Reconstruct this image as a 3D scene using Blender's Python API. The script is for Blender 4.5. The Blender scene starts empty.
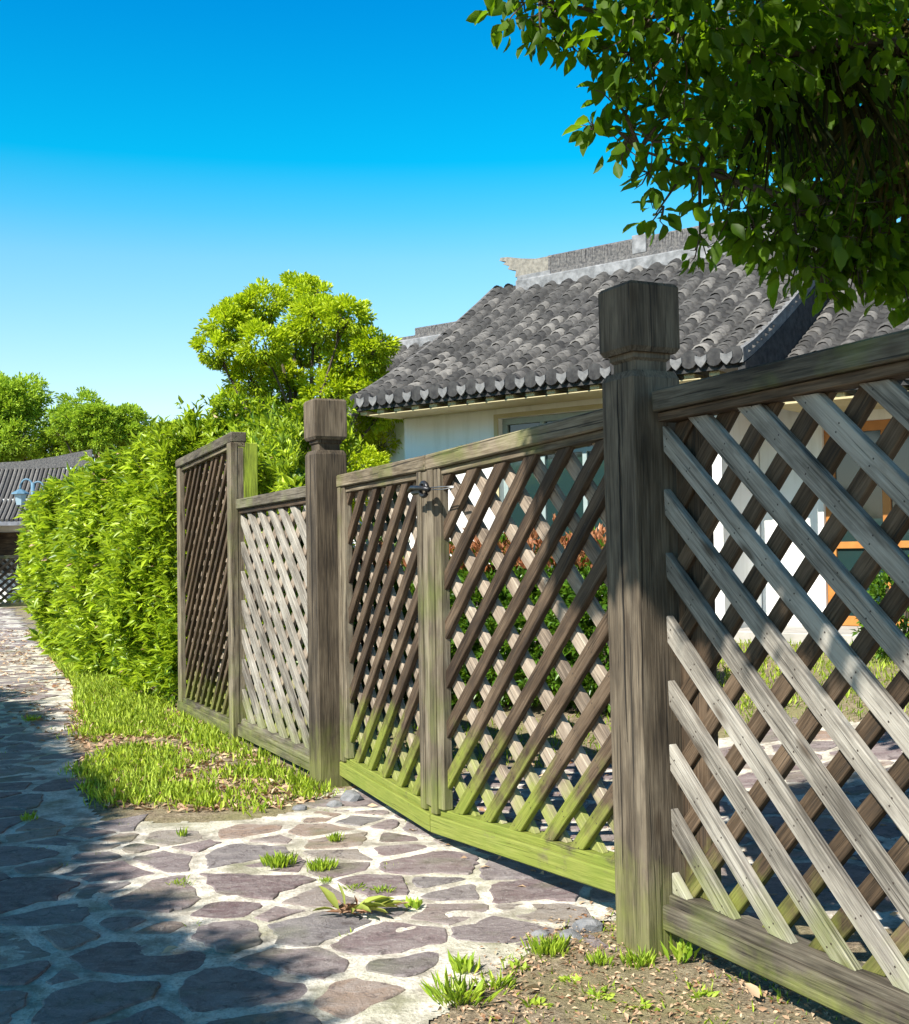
import bpy, bmesh, math, random
import numpy as np
from mathutils import Vector, Matrix, noise as mnoise
random.seed(7); RNG = np.random.default_rng(11)
scn = bpy.context.scene; COL = scn.collection
R = math.radians

# ------------------------------------------------------------------ camera
W, H, F = 909, 1024, 1180.0
CAMZ = 1.35
PITCH = math.atan(39 / F); ROLL = 0.015
cam = bpy.data.cameras.new('camera'); co = bpy.data.objects.new('camera', cam); COL.objects.link(co)
CM = Matrix.Rotation(R(90) + PITCH, 4, 'X') @ Matrix.Rotation(-ROLL, 4, 'Z')
co.matrix_world = Matrix.Translation((0, 0, CAMZ)) @ CM
cam.sensor_fit = 'VERTICAL'; cam.sensor_height = 36; cam.lens = 36 * F / H; cam.clip_end = 3000; cam.clip_start = .05
scn.camera = co
def ray(px, py): return (CM.to_3x3() @ Vector((px - W / 2, H / 2 - py, -F))).normalized()
def gnd(px, py, z=0.0):
    r = ray(px, py); t = (z - CAMZ) / r.z; return Vector((r.x * t, r.y * t, z))
def at(px, py, Y):
    r = ray(px, py); t = Y / r.y; return Vector((r.x * t, Y, CAMZ + r.z * t))
def proj(p):
    q = CM.to_3x3().transposed() @ (Vector(p) - Vector((0, 0, CAMZ)))
    return (W / 2 + F * q.x / -q.z, H / 2 - F * q.y / -q.z)

SUNH = Vector((-0.66, -0.75, 0)).normalized(); SUNEL = R(43)
SUN = Vector((SUNH.x * math.cos(SUNEL), SUNH.y * math.cos(SUNEL), math.sin(SUNEL)))

# fence line
P0 = gnd(649, 962); P1 = gnd(320.4, 789)
FD = (P1 - P0).normalized(); ND = Vector((-FD.y, FD.x, 0)); BD = -ND        # along (to far), path side, behind
U1 = (P1 - P0).length
def fl(u, q=0, z=0): return P0 + FD * u + BD * q + Vector((0, 0, z))        # q>0 = behind the fence
def sm(x): x = max(0., min(1., x)); return x * x * (3 - 2 * x)
def terr(x, y):
    q = (Vector((x, y, 0)) - P0).dot(BD)
    h = .42 * sm((q - 1.2) / 4.5) if y < 60 else .42
    return h + .012 * mnoise.noise(Vector((x * .7, y * .7, 0)))

# ------------------------------------------------------------------ tagging
def tag(o, label=None, cat=None, group=None, kind=None):
    if label: o['label'] = label
    if cat: o['category'] = cat
    if group: o['group'] = group
    if kind: o['kind'] = kind
    return o
def empty(name, loc=(0, 0, 0), M=None):
    o = bpy.data.objects.new(name, None); COL.objects.link(o); o.empty_display_size = .1
    if M is not None: o.matrix_world = M
    else: o.location = loc
    return o

# ------------------------------------------------------------------ mesh builder
class MB:
    def __init__(s): s.v = []; s.f = []; s.g = []; s.t = []; s.m = []
    def add(s, verts, faces, grain=None, tint=None, mat=0):
        b = len(s.v); s.v += [tuple(p) for p in verts]
        s.f += [tuple(i + b for i in f) for f in faces]; s.m += [mat] * len(faces)
        s.g += [tuple(p) for p in (grain if grain is not None else verts)]
        t = random.random() if tint is None else tint
        s.t += [t] * len(verts)
    def box(s, x0, x1, y0, y1, z0, z1, axis='x', ch=.004, tint=None, mat=0, sub=0):
        """bevelled board; axis = grain direction"""
        bm = bmesh.new(); bmesh.ops.create_cube(bm, size=1)
        for v in bm.verts:
            v.co = Vector(((x0 + x1) / 2 + v.co.x * (x1 - x0), (y0 + y1) / 2 + v.co.y * (y1 - y0), (z0 + z1) / 2 + v.co.z * (z1 - z0)))
        if ch: bmesh.ops.bevel(bm, geom=list(bm.edges), offset=ch, segments=1, affect='EDGES', profile=.5)
        s.bm(bm, axis, tint, mat)
    def bm(s, bm, axis='x', tint=None, mat=0, basis=None):
        bm.verts.ensure_lookup_table()
        vs = [v.co.copy() for v in bm.verts]; fs = [[v.index for v in f.verts] for f in bm.faces]
        off = Vector([random.uniform(0, 50) for _ in range(3)])
        if basis is not None: gr = [Vector((v.dot(basis[0]), v.dot(basis[1]), v.dot(basis[2]))) + off for v in vs]
        elif axis == 'x': gr = [v + off for v in vs]
        elif axis == 'y': gr = [Vector((v.y, v.x, v.z)) + off for v in vs]
        else: gr = [Vector((v.z, v.x, v.y)) + off for v in vs]
        s.add(vs, fs, gr, tint, mat); bm.free()
    def shear(s, fn): s.v = [tuple(fn(Vector(p))) for p in s.v]
    def build(s, name, mats, parent=None, smooth=False):
        me = bpy.data.meshes.new(name); me.from_pydata(s.v, [], s.f)
        if not isinstance(mats, (list, tuple)): mats = [mats]
        for m in mats: me.materials.append(m)
        if len(mats) > 1: me.polygons.foreach_set('material_index', s.m)
        a = me.attributes.new('grain', 'FLOAT_VECTOR', 'POINT'); a.data.foreach_set('vector', np.array(s.g, dtype=np.float32).ravel())
        a = me.attributes.new('tint', 'FLOAT', 'POINT'); a.data.foreach_set('value', np.array(s.t, dtype=np.float32))
        if smooth: me.polygons.foreach_set('use_smooth', [True] * len(s.f))
        me.update()
        o = bpy.data.objects.new(name, me); COL.objects.link(o)
        if parent: o.parent = parent
        return o

def np_mesh(name, V, Fc, tint, mats, parent=None, smooth=True):
    """V (n,3), Fc (m,k)"""
    V = np.asarray(V, dtype=np.float32); Fc = np.asarray(Fc, dtype=np.int32)
    me = bpy.data.meshes.new(name); me.vertices.add(len(V)); me.vertices.foreach_set('co', V.ravel())
    k = Fc.shape[1]; me.loops.add(Fc.size); me.loops.foreach_set('vertex_index', Fc.ravel())
    me.polygons.add(len(Fc)); me.polygons.foreach_set('loop_start', np.arange(len(Fc), dtype=np.int32) * k)
    me.polygons.foreach_set('use_smooth', np.full(len(Fc), smooth))
    for m in (mats if isinstance(mats, (list, tuple)) else [mats]): me.materials.append(m)
    a = me.attributes.new('tint', 'FLOAT', 'POINT'); a.data.foreach_set('value', np.asarray(tint, dtype=np.float32))
    me.update(calc_edges=True); me.validate()
    o = bpy.data.objects.new(name, me); COL.objects.link(o)
    if parent: o.parent = parent
    return o

LEAF = {  # (verts x=across y=along z=up, tris)
 'ovate': (np.array([(0,0,0),(.36,.22,.07),(.5,.48,.1),(.27,.8,.03),(0,1,-.1),(-.27,.8,.03),(-.5,.48,.1),(-.36,.22,.07),(0,.48,0)]),
           [(0,1,8),(1,2,8),(2,3,8),(3,4,8),(4,5,8),(5,6,8),(6,7,8),(7,0,8)]),
 'lance': (np.array([(0,0,0),(.45,.5,.12),(0,1,-.12),(-.45,.5,.12),(0,.5,0.)]), [(0,1,4),(1,2,4),(2,3,4),(3,0,4)]),
 'tiny': (np.array([(0,0,0),(.42,.5,.12),(0,1,-.05),(-.42,.5,.12)]), [(0,1,2),(0,2,3)]),
}
def leaves(name, P, D, L, Wd, tint, mat, kind='tiny', parent=None, roll=None, up=None):
    """P base points (n,3), D direction (n,3), L length, Wd width"""
    P = np.asarray(P, float); D = np.asarray(D, float); n = len(P)
    D = D / (np.linalg.norm(D, axis=1, keepdims=True) + 1e-9)
    U = RNG.normal(size=(n, 3)) * (.55 if up is None else up); U[:, 2] += 1
    X = np.cross(D, U); X /= (np.linalg.norm(X, axis=1, keepdims=True) + 1e-9)
    Z = np.cross(X, D)
    tv, tf = LEAF[kind]; k = len(tv)
    L = np.broadcast_to(np.asarray(L, float), (n,)); Wd = np.broadcast_to(np.asarray(Wd, float), (n,))
    V = (P[:, None, :] + X[:, None, :] * (tv[None, :, 0, None] * Wd[:, None, None])
         + D[:, None, :] * (tv[None, :, 1, None] * L[:, None, None]) + Z[:, None, :] * (tv[None, :, 2, None] * L[:, None, None]))
    Fc = (np.array(tf)[None] + (np.arange(n) * k)[:, None, None]).reshape(-1, 3)
    return np_mesh(name, V.reshape(-1, 3), Fc, np.repeat(tint, k), mat, parent)

def tube(mb, pts, rad, n=8, tint=None, mat=0):
    pts = [Vector(p) for p in pts]; vs = []; gr = []; fs = []; ln = 0
    off = Vector([random.uniform(0, 50) for _ in range(3)])
    for i, p in enumerate(pts):
        d = (pts[min(i + 1, len(pts) - 1)] - pts[max(i - 1, 0)]).normalized()
        a = d.cross(Vector((.31, .2, .93)) if abs(d.z) < .9 else Vector((1, 0, 0))).normalized(); b = d.cross(a)
        if i: ln += (p - pts[i - 1]).length
        r = rad[i] if isinstance(rad, (list, tuple)) else rad
        for k in range(n):
            t = 2 * math.pi * k / n
            vs.append(p + (a * math.cos(t) + b * math.sin(t)) * r); gr.append(Vector((ln, math.cos(t) * r, math.sin(t) * r)) + off)
        if i:
            for k in range(n):
                q = (i - 1) * n; fs.append((q + k, q + (k + 1) % n, q + n + (k + 1) % n, q + n + k))
    fs.append(tuple(range(n))[::-1]); fs.append(tuple(range(len(vs) - n, len(vs))))
    mb.add(vs, fs, gr, tint, mat)

# ------------------------------------------------------------------ materials
def newmat(name):
    m = bpy.data.materials.new(name); m.use_nodes = True; nt = m.node_tree; nt.nodes.clear()
    out = nt.nodes.new('ShaderNodeOutputMaterial'); b = nt.nodes.new('ShaderNodeBsdfPrincipled')
    nt.links.new(b.outputs[0], out.inputs[0]); return m, nt, b, out
def N(nt, t, **k):
    n = nt.nodes.new(t)
    for a, v in k.items(): setattr(n, a, v)
    return n
def noise(nt, vec, scale, det=4, rough=.55, dist=0):
    n = N(nt, 'ShaderNodeTexNoise'); n.inputs['Scale'].default_value = scale; n.inputs['Detail'].default_value = det
    n.inputs['Roughness'].default_value = rough; n.inputs['Distortion'].default_value = dist
    if vec is not None: nt.links.new(vec, n.inputs['Vector'])
    return n.outputs[0]
def ramp(nt, fac, stops, interp='LINEAR'):
    n = N(nt, 'ShaderNodeValToRGB'); n.color_ramp.interpolation = interp
    while len(n.color_ramp.elements) < len(stops): n.color_ramp.elements.new(.5)
    for e, (p, c) in zip(n.color_ramp.elements, stops):
        e.position = p; e.color = (*(c if isinstance(c, (tuple, list)) else (c, c, c)), 1)
    nt.links.new(fac, n.inputs[0]); return n.outputs[0]
def mixc(nt, fac, a, b, mode='MIX'):
    n = N(nt, 'ShaderNodeMix', data_type='RGBA', blend_type=mode)
    for s, v in ((n.inputs[0], fac), (n.inputs[6], a), (n.inputs[7], b)):
        if hasattr(v, 'links') or isinstance(v, bpy.types.NodeSocket): nt.links.new(v, s)
        elif isinstance(v, (int, float)): s.default_value = v
        else: s.default_value = (*v, 1)
    return n.outputs[2]
def math_(nt, op, a, b=0.0, c=None, clamp=False):
    n = N(nt, 'ShaderNodeMath', operation=op, use_clamp=clamp)
    for i, v in enumerate((a, b) if c is None else (a, b, c)):
        if isinstance(v, bpy.types.NodeSocket): nt.links.new(v, n.inputs[i])
        else: n.inputs[i].default_value = v
    return n.outputs[0]
def mapping(nt, vec, scale):
    n = N(nt, 'ShaderNodeMapping'); n.inputs['Scale'].default_value = scale; nt.links.new(vec, n.inputs[0]); return n.outputs[0]
def attr(nt, name, fac=False):
    n = N(nt, 'ShaderNodeAttribute', attribute_name=name); return n.outputs['Fac' if fac else 'Vector']
def bump(nt, b, h, st, dist=.01):
    n = N(nt, 'ShaderNodeBump'); n.inputs['Strength'].default_value = st; n.inputs['Distance'].default_value = dist
    nt.links.new(h, n.inputs['Height']); nt.links.new(n.outputs[0], b.inputs['Normal'])
def worldpos(nt): return N(nt, 'ShaderNodeNewGeometry').outputs['Position']

def wood(name, dark, mid, light, moss=0., mosstop=0., mz=.45, crack=1., side=0.):
    m, nt, b, out = newmat(name)
    g = attr(nt, 'grain'); t = attr(nt, 'tint', True)
    g1 = mapping(nt, g, (1.3, 15, 15)); g2 = mapping(nt, g, (6, 150, 150)); g3 = mapping(nt, g, (2.2, 7, 7))
    n1 = noise(nt, g1, 1, 6, .6, .6); n2 = noise(nt, g2, 1, 3, .6); n3 = noise(nt, g3, 1.4, 3, .5)
    f = math_(nt, 'ADD', math_(nt, 'MULTIPLY', n1, .45), math_(nt, 'MULTIPLY', n2, .55))
    f = math_(nt, 'ADD', f, math_(nt, 'MULTIPLY', math_(nt, 'SUBTRACT', n3, .5), .5))
    f = math_(nt, 'ADD', f, math_(nt, 'MULTIPLY', math_(nt, 'SUBTRACT', t, .5), .16))
    c = ramp(nt, f, [(.3, dark), (.48, mid), (.68, light)])
    # weathering blotches
    c = mixc(nt, math_(nt, 'MULTIPLY', ramp(nt, noise(nt, g3, 3.1, 5), [(.5, 0), (.66, 1)]), .45), c, mixc(nt, .5, dark, (.05, .04, .032)))
    # cracks
    cr = ramp(nt, noise(nt, mapping(nt, g, (1.1, 60, 60)), 1, 2, .5, 1.2), [(.33, 1), (.375, 0)])
    cr = math_(nt, 'MULTIPLY', cr, .85 * crack)
    c = mixc(nt, cr, c, (.022, .018, .014))
    # knots
    v = N(nt, 'ShaderNodeTexVoronoi'); nt.links.new(mapping(nt, g, (2.6, 8, 8)), v.inputs['Vector']); v.inputs['Scale'].default_value = 1.
    kn = ramp(nt, v.outputs['Distance'], [(.06, 1), (.17, .0)])
    c = mixc(nt, math_(nt, 'MULTIPLY', kn, .8), c, (.05, .035, .022))
    p = worldpos(nt); sep = N(nt, 'ShaderNodeSeparateXYZ'); nt.links.new(p, sep.inputs[0]); z = sep.outputs[2]
    mn = noise(nt, p, 5.5, 6, .62)
    if moss:
        lo = math_(nt, 'SUBTRACT', 1, math_(nt, 'DIVIDE', z, mz), clamp=True)
        k = math_(nt, 'MULTIPLY', math_(nt, 'ADD', lo, math_(nt, 'MULTIPLY', math_(nt, 'SUBTRACT', math_(nt, 'ADD', math_(nt, 'MULTIPLY', mn, .6), math_(nt, 'MULTIPLY', n1, .4)), .52), 3.4)), 2.0 * moss, clamp=True)
        k = math_(nt, 'MULTIPLY', k, math_(nt, 'MULTIPLY', lo, 6, clamp=True))
        c = mixc(nt, math_(nt, 'MULTIPLY', k, .78), c, mixc(nt, n2, (.1, .15, .015), (.3, .33, .05)))
    if mosstop:
        k = math_(nt, 'MULTIPLY', ramp(nt, noise(nt, p, 3.3, 5), [(.5, 0), (.7, 1)]), mosstop)
        c = mixc(nt, k, c, (.14, .19, .025))
    nt.links.new(c, b.inputs['Base Color']); b.inputs['Roughness'].default_value = .82; b.inputs['Specular IOR Level'].default_value = .3
    hh = math_(nt, 'SUBTRACT', math_(nt, 'ADD', math_(nt, 'MULTIPLY', n1, .6), math_(nt, 'MULTIPLY', n2, .5)), math_(nt, 'MULTIPLY', cr, .9))
    bump(nt, b, hh, .7, .006)
    return m
M = {}
M['post'] = wood('weathered_post_wood', (0.029, 0.022, 0.015), (0.091, 0.071, 0.049), (0.177, 0.145, 0.104), moss=.28, mz=.4)
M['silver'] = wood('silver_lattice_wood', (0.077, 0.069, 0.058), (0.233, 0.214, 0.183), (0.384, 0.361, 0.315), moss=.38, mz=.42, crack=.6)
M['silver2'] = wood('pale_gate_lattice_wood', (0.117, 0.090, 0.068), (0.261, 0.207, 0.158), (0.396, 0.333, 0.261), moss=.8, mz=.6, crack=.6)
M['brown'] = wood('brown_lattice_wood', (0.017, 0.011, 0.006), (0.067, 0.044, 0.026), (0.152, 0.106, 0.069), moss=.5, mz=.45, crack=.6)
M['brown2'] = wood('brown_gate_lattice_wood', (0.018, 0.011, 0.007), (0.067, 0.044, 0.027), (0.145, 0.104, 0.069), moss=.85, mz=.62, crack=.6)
M['rail'] = wood('weathered_rail_wood', (0.026, 0.022, 0.016), (0.093, 0.080, 0.059), (0.178, 0.159, 0.123), moss=.4, mosstop=.4, mz=.19)
M['gatewood'] = wood('gate_frame_wood', (0.037, 0.028, 0.018), (0.122, 0.096, 0.063), (0.249, 0.209, 0.147), moss=1.5, mosstop=.5, mz=.42)
m, nt, b, out = newmat('rusty_nail'); b.inputs['Base Color'].default_value = (.03, .02, .015, 1); M['nail'] = m
M['stilewood'] = wood('gate_stile_wood', (0.034, 0.027, 0.018), (0.107, 0.086, 0.059), (0.229, 0.195, 0.141), moss=.35, mosstop=.35, mz=.4)
M['greenpost'] = wood('algae_green_wood', (.14, .18, .02), (.3, .38, .04), (.42, .48, .09), mosstop=.5)

def leafmat(name, dark, lite, trans, rough=.45, tr=.45, spec=.4):
    m, nt, b, out = newmat(name); t = attr(nt, 'tint', True)
    c = mixc(nt, t, dark, lite); nt.links.new(c, b.inputs['Base Color'])
    b.inputs['Roughness'].default_value = rough; b.inputs['Specular IOR Level'].default_value = spec
    tb = N(nt, 'ShaderNodeBsdfTranslucent'); nt.links.new(mixc(nt, t, tuple(x * .75 for x in trans), trans), tb.inputs[0])
    mx = N(nt, 'ShaderNodeMixShader'); mx.inputs[0].default_value = tr
    nt.links.new(b.outputs[0], mx.inputs[1]); nt.links.new(tb.outputs[0], mx.inputs[2]); nt.links.new(mx.outputs[0], out.inputs[0])
    return m
M['canopy'] = leafmat('canopy_leaf', (.03, .07, .004), (.09, .17, .008), (.26, .46, .01), .5, .5, .25)
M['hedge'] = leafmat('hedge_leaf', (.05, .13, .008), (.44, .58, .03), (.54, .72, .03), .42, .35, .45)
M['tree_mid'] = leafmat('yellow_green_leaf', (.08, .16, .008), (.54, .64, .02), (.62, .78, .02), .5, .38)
M['tree_far'] = leafmat('far_leaf', (.07, .16, .01), (.4, .56, .04), (.46, .64, .04), .55, .35)
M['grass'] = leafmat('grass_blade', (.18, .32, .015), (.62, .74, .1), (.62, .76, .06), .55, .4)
M['palm'] = leafmat('palm_leaf', (.006, .011, .003), (.1, .065, .012), (.03, .035, .005), .8, .1, .08)
M['photinia'] = leafmat('photinia_leaf', (.03, .09, .01), (.13, .27, .02), (.2, .35, .02), .35, .35)
M['photinia_red'] = leafmat('photinia_red_leaf', (.35, .12, .05), (.6, .3, .16), (.55, .25, .08), .4, .4)
M['dryleaf'] = leafmat('dry_leaf', (.2, .09, .04), (.62, .46, .3), (.3, .15, .06), .7, .15)
M['wilt'] = leafmat('wilting_leaf', (.2, .2, .03), (.42, .5, .1), (.3, .34, .05), .6, .3)

m, nt, b, out = newmat('bark'); g = attr(nt, 'grain')
c = ramp(nt, noise(nt, mapping(nt, g, (3, 14, 14)), 1.5, 6, .6), [(.3, (.03, .022, .016)), (.6, (.11, .085, .062)), (.75, (.2, .17, .13))])
nt.links.new(c, b.inputs['Base Color']); b.inputs['Roughness'].default_value = .9
bump(nt, b, noise(nt, mapping(nt, g, (3, 20, 20)), 2, 5), .6, .02); M['bark'] = m

def plain(name, c1, c2, scale=3, rough=.8, bmp=.2, metal=0, spec=.4):
    m, nt, b, out = newmat(name); p = worldpos(nt)
    c = mixc(nt, ramp(nt, noise(nt, p, scale, 6, .6), [(.35, 0), (.68, 1)]), c1, c2)
    nt.links.new(c, b.inputs['Base Color']); b.inputs['Roughness'].default_value = rough; b.inputs['Metallic'].default_value = metal
    b.inputs['Specular IOR Level'].default_value = spec
    if bmp: bump(nt, b, noise(nt, p, scale * 14, 5), bmp, .01)
    return m
# white rendered wall, streaked and stained
m, nt, b, out = newmat('white_render'); p = worldpos(nt)
c = mixc(nt, ramp(nt, noise(nt, mapping(nt, p, (6, 6, .7)), 1, 5, .6), [(.5, 0), (.8, 1)]), (.8, .8, .78), (.62, .62, .58))
c = mixc(nt, math_(nt, 'MULTIPLY', ramp(nt, noise(nt, p, 1.3, 5), [(.5, 0), (.7, 1)]), .35), c, (.7, .69, .64))
nt.links.new(c, b.inputs['Base Color']); b.inputs['Roughness'].default_value = .85; bump(nt, b, noise(nt, p, 45, 4), .12, .01); M['wall'] = m
M['cream'] = plain('cream_plaster', (.5, .44, .27), (.42, .36, .2), 4)
M['whiteplaster'] = plain('ridge_plaster', (.27, .275, .285), (.1, .105, .11), 8, .9, .6)
M['pale_end'] = plain('eave_end_tile', (.1, .103, .108), (.21, .21, .21), 14)
M['plinth'] = plain('plinth_stone', (.3, .29, .27), (.42, .4, .37), 5)
M['frame_grey'] = plain('grey_window_frame', (.3, .37, .36), (.24, .3, .3), 6, .5, .05)
M['orange_wood'] = plain('varnished_orange_wood', (.46, .2, .05), (.33, .13, .03), 5, .4, .1)
M['black_metal'] = plain('black_metal', (.02, .022, .025), (.05, .05, .055), 20, .35, .1, .6)
M['wire'] = plain('galvanised_wire', (.4, .4, .4), (.25, .25, .25), 20, .4, 0, .9)
M['blue_metal'] = plain('blue_grey_painted_metal', (.07, .16, .24), (.12, .22, .3), 12, .5, .05)
M['stone_grey'] = plain('grey_rubble', (.12, .125, .135), (.26, .26, .27), 14, .85, .5)
m, nt, b, out = newmat('dark_window_glass'); b.inputs['Base Color'].default_value = (.015, .035, .035, 1); b.inputs['Roughness'].default_value = .06
b.inputs['Specular IOR Level'].default_value = .6; M['glass'] = m
m, nt, b, out = newmat('lamp_glass'); b.inputs['Base Color'].default_value = (.3, .42, .5, 1); b.inputs['Roughness'].default_value = .2; M['lampglass'] = m
# roof tile: tint attr per tile
m, nt, b, out = newmat('grey_clay_tile'); p = worldpos(nt); t = attr(nt, 'tint', True)
n1 = noise(nt, p, 16, 6, .65); n2 = noise(nt, p, 2.2, 4)
f = math_(nt, 'ADD', math_(nt, 'MULTIPLY', t, .5), math_(nt, 'MULTIPLY', n1, .5))
c = ramp(nt, f, [(.22, (.012, .012, .013)), (.45, (.036, .035, .034)), (.6, (.085, .081, .077)), (.84, (.22, .208, .192))])
c = mixc(nt, math_(nt, 'MULTIPLY', ramp(nt, n2, [(.5, 0), (.7, 1)]), .4), c, (.06, .058, .06))
nt.links.new(c, b.inputs['Base Color']); b.inputs['Roughness'].default_value = .8; bump(nt, b, n1, .5, .01); M['tile'] = m
M['pan'] = plain('roof_pan_tile', (.02, .02, .022), (.06, .06, .06), 12, .9, .4)
M['ridge_tile'] = plain('ridge_edge_tiles', (.06, .06, .065), (.2, .19, .18), 30, .9, .6)
M['carved'] = plain('carved_ridge_end', (.3, .28, .24), (.16, .15, .13), 24, .9, .8)
M['far_roof'] = plain('far_tile_roof', (.1, .1, .115), (.26, .27, .3), 6, .9, .5)

# stone paving
m, nt, b, out = newmat('purple_paving_stone'); p = worldpos(nt); t = attr(nt, 'tint', True)
n1 = noise(nt, mapping(nt, p, (1, 1.6, 1)), 8, 9, .7, .8); n2 = noise(nt, p, 70, 5, .7)
c = ramp(nt, t, [(0, (.125, .08, .083)), (.3, (.19, .14, .142)), (.5, (.15, .138, .142)), (.7, (.21, .155, .15)), (.9, (.24, .205, .17)), (1, (.27, .18, .13))])
c = mixc(nt, ramp(nt, n1, [(.4, 0), (.68, 1)]), c, mixc(nt, .6, c, (.36, .325, .31)))
c = mixc(nt, ramp(nt, noise(nt, p, 14, 8, .7, 1.2), [(.36, .75), (.46, 0)]), c, (.07, .052, .052))
c = mixc(nt, ramp(nt, n2, [(.55, 0), (.72, 1)]), c, mixc(nt, .45, c, (.5, .47, .43)))
c = mixc(nt, math_(nt, 'MULTIPLY', ramp(nt, noise(nt, p, 2.4, 4), [(.55, 0), (.7, 1)]), .5), c, (.11, .13, .05))
nt.links.new(c, b.inputs['Base Color']); b.inputs['Roughness'].default_value = .75
bump(nt, b, math_(nt, 'ADD', n1, math_(nt, 'MULTIPLY', n2, .4)), 1., .016); M['stone'] = m
m, nt, b, out = newmat('pale_mortar'); p = worldpos(nt)
n1 = noise(nt, p, 7, 7, .65); n2 = noise(nt, p, 70, 4, .6)
c = ramp(nt, n1, [(.28, (.17, .15, .12)), (.42, (.36, .33, .275)), (.58, (.68, .64, .555))])
c = mixc(nt, ramp(nt, n2, [(.5, 0), (.75, 1)]), c, (.26, .235, .19))
c = mixc(nt, math_(nt, 'MULTIPLY', ramp(nt, noise(nt, p, 1.9, 5), [(.52, 0), (.7, 1)]), .55), c, (.17, .18, .07))
nt.links.new(c, b.inputs['Base Color']); b.inputs['Roughness'].default_value = .92
bump(nt, b, math_(nt, 'ADD', n1, math_(nt, 'MULTIPLY', n2, .5)), .9, .015); M['mortar'] = m
m, nt, b, out = newmat('leafy_soil'); p = worldpos(nt)
n1 = noise(nt, p, 22, 8, .7); n2 = noise(nt, p, 1.6, 5, .6)
n3 = noise(nt, p, 90, 4, .7); n1 = math_(nt, 'ADD', math_(nt, 'MULTIPLY', n1, .5), math_(nt, 'MULTIPLY', n3, .5))
c = ramp(nt, n1, [(.34, (.06, .042, .026)), (.46, (.19, .145, .09)), (.56, (.34, .27, .18)), (.66, (.58, .5, .4))])
c = mixc(nt, ramp(nt, n2, [(.45, 0), (.66, .7)]), c, mixc(nt, n1, (.06, .06, .02), (.42, .4, .16)))
nt.links.new(c, b.inputs['Base Color']); b.inputs['Roughness'].default_value = .95; bump(nt, b, n1, 1, .03); M['soil'] = m

# ------------------------------------------------------------------ world + sun
wld = bpy.data.worlds.new('World'); scn.world = wld; wld.use_nodes = True; nt = wld.node_tree
bg = nt.nodes['Background']; sky = N(nt, 'ShaderNodeTexSky', sky_type='NISHITA')
sky.sun_disc = False; sky.sun_elevation = SUNEL; sky.sun_rotation = math.atan2(SUNH.x, SUNH.y)
sky.air_density = 1.0; sky.dust_density = .6; sky.ozone_density = 3.5
tc = N(nt, 'ShaderNodeTexCoord'); sp = N(nt, 'ShaderNodeSeparateXYZ'); nt.links.new(tc.outputs['Generated'], sp.inputs[0])
gr = ramp(nt, sp.outputs[2], [(0.0, (1.76, 1.708, 1.667)), (0.12, (1.76, 1.734, 1.601)), (0.24, (0.96, 1.68, 1.627)), (0.275, (0.426, 1.627, 1.627)), (0.315, (0.014, 1.547, 1.627)), (0.45, (0.0, 1.133, 1.654)), (0.6, (0.01, 0.34, 0.7)), (0.85, (0.02, 0.17, 0.36))])
nt.links.new(mixc(nt, 1, sky.outputs[0], gr, 'MULTIPLY'), bg.inputs[0]); bg.inputs[1].default_value = .07
sl = bpy.data.lights.new('sun', 'SUN'); so = bpy.data.objects.new('sun', sl); COL.objects.link(so)
sl.energy = 5; sl.angle = R(.5); sl.color = (1, .94, .84); so.rotation_euler = SUN.to_track_quat('Z', 'Y').to_euler()
scn.view_settings.view_transform = 'Standard'; scn.view_settings.look = 'None'; scn.view_settings.exposure = 1.0
scn.render.engine = 'CYCLES'

# ------------------------------------------------------------------ paths (polygons on the ground)
edge_px = [(-4, 604), (12, 612), (45, 650), (75, 690), (70, 735), (78, 790), (100, 820), (170, 824), (250, 820), (318, 808)]
main = [gnd(*p).xy for p in edge_px] + [fl(U1 - .02, -.05).xy]
main += [fl(.45, -.02).xy] + [gnd(*p).xy for p in ((560, 925), (500, 958), (468, 990), (425, 1040), (370, 1200))]
main += [Vector((-.35, 1.6)), Vector((-.5, 1.2)), Vector((-.3, -2)), Vector((-3.6, -2)), Vector((-5.0, 4)), Vector((-6.4, 9)), Vector((-8.2, 14)), Vector((-15.5, 31.5))]
back = [fl(U1 - .02, -.1).xy, fl(U1 - .05, 1.2).xy, fl(U1 - .3, 3.2).xy, fl(U1 - 1.3, 3.7).xy, fl(1.2, 4.4).xy, fl(.2, 6.9).xy, fl(-1.0, 9.).xy,
        fl(-3.5, 9.2).xy, fl(-4.5, 6.).xy, fl(-3.5, 2.6).xy, fl(-.6, 1.4).xy, fl(.3, .5).xy, fl(.42, -.1).xy]
def inpoly(x, y, P):
    c = False; j = len(P) - 1
    for i in range(len(P)):
        xi, yi = P[i]; xj, yj = P[j]
        if (yi > y) != (yj > y) and x < (xj - xi) * (y - yi) / (yj - yi) + xi: c = not c
        j = i
    return c
def onpath(x, y):
    w = mnoise.noise(Vector((x * 3, y * 3, 5))) * .1 + mnoise.noise(Vector((x * 9, y * 9, 2))) * .04
    return inpoly(x + w, y - w, main) or inpoly(x + w, y - w, back)

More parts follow.
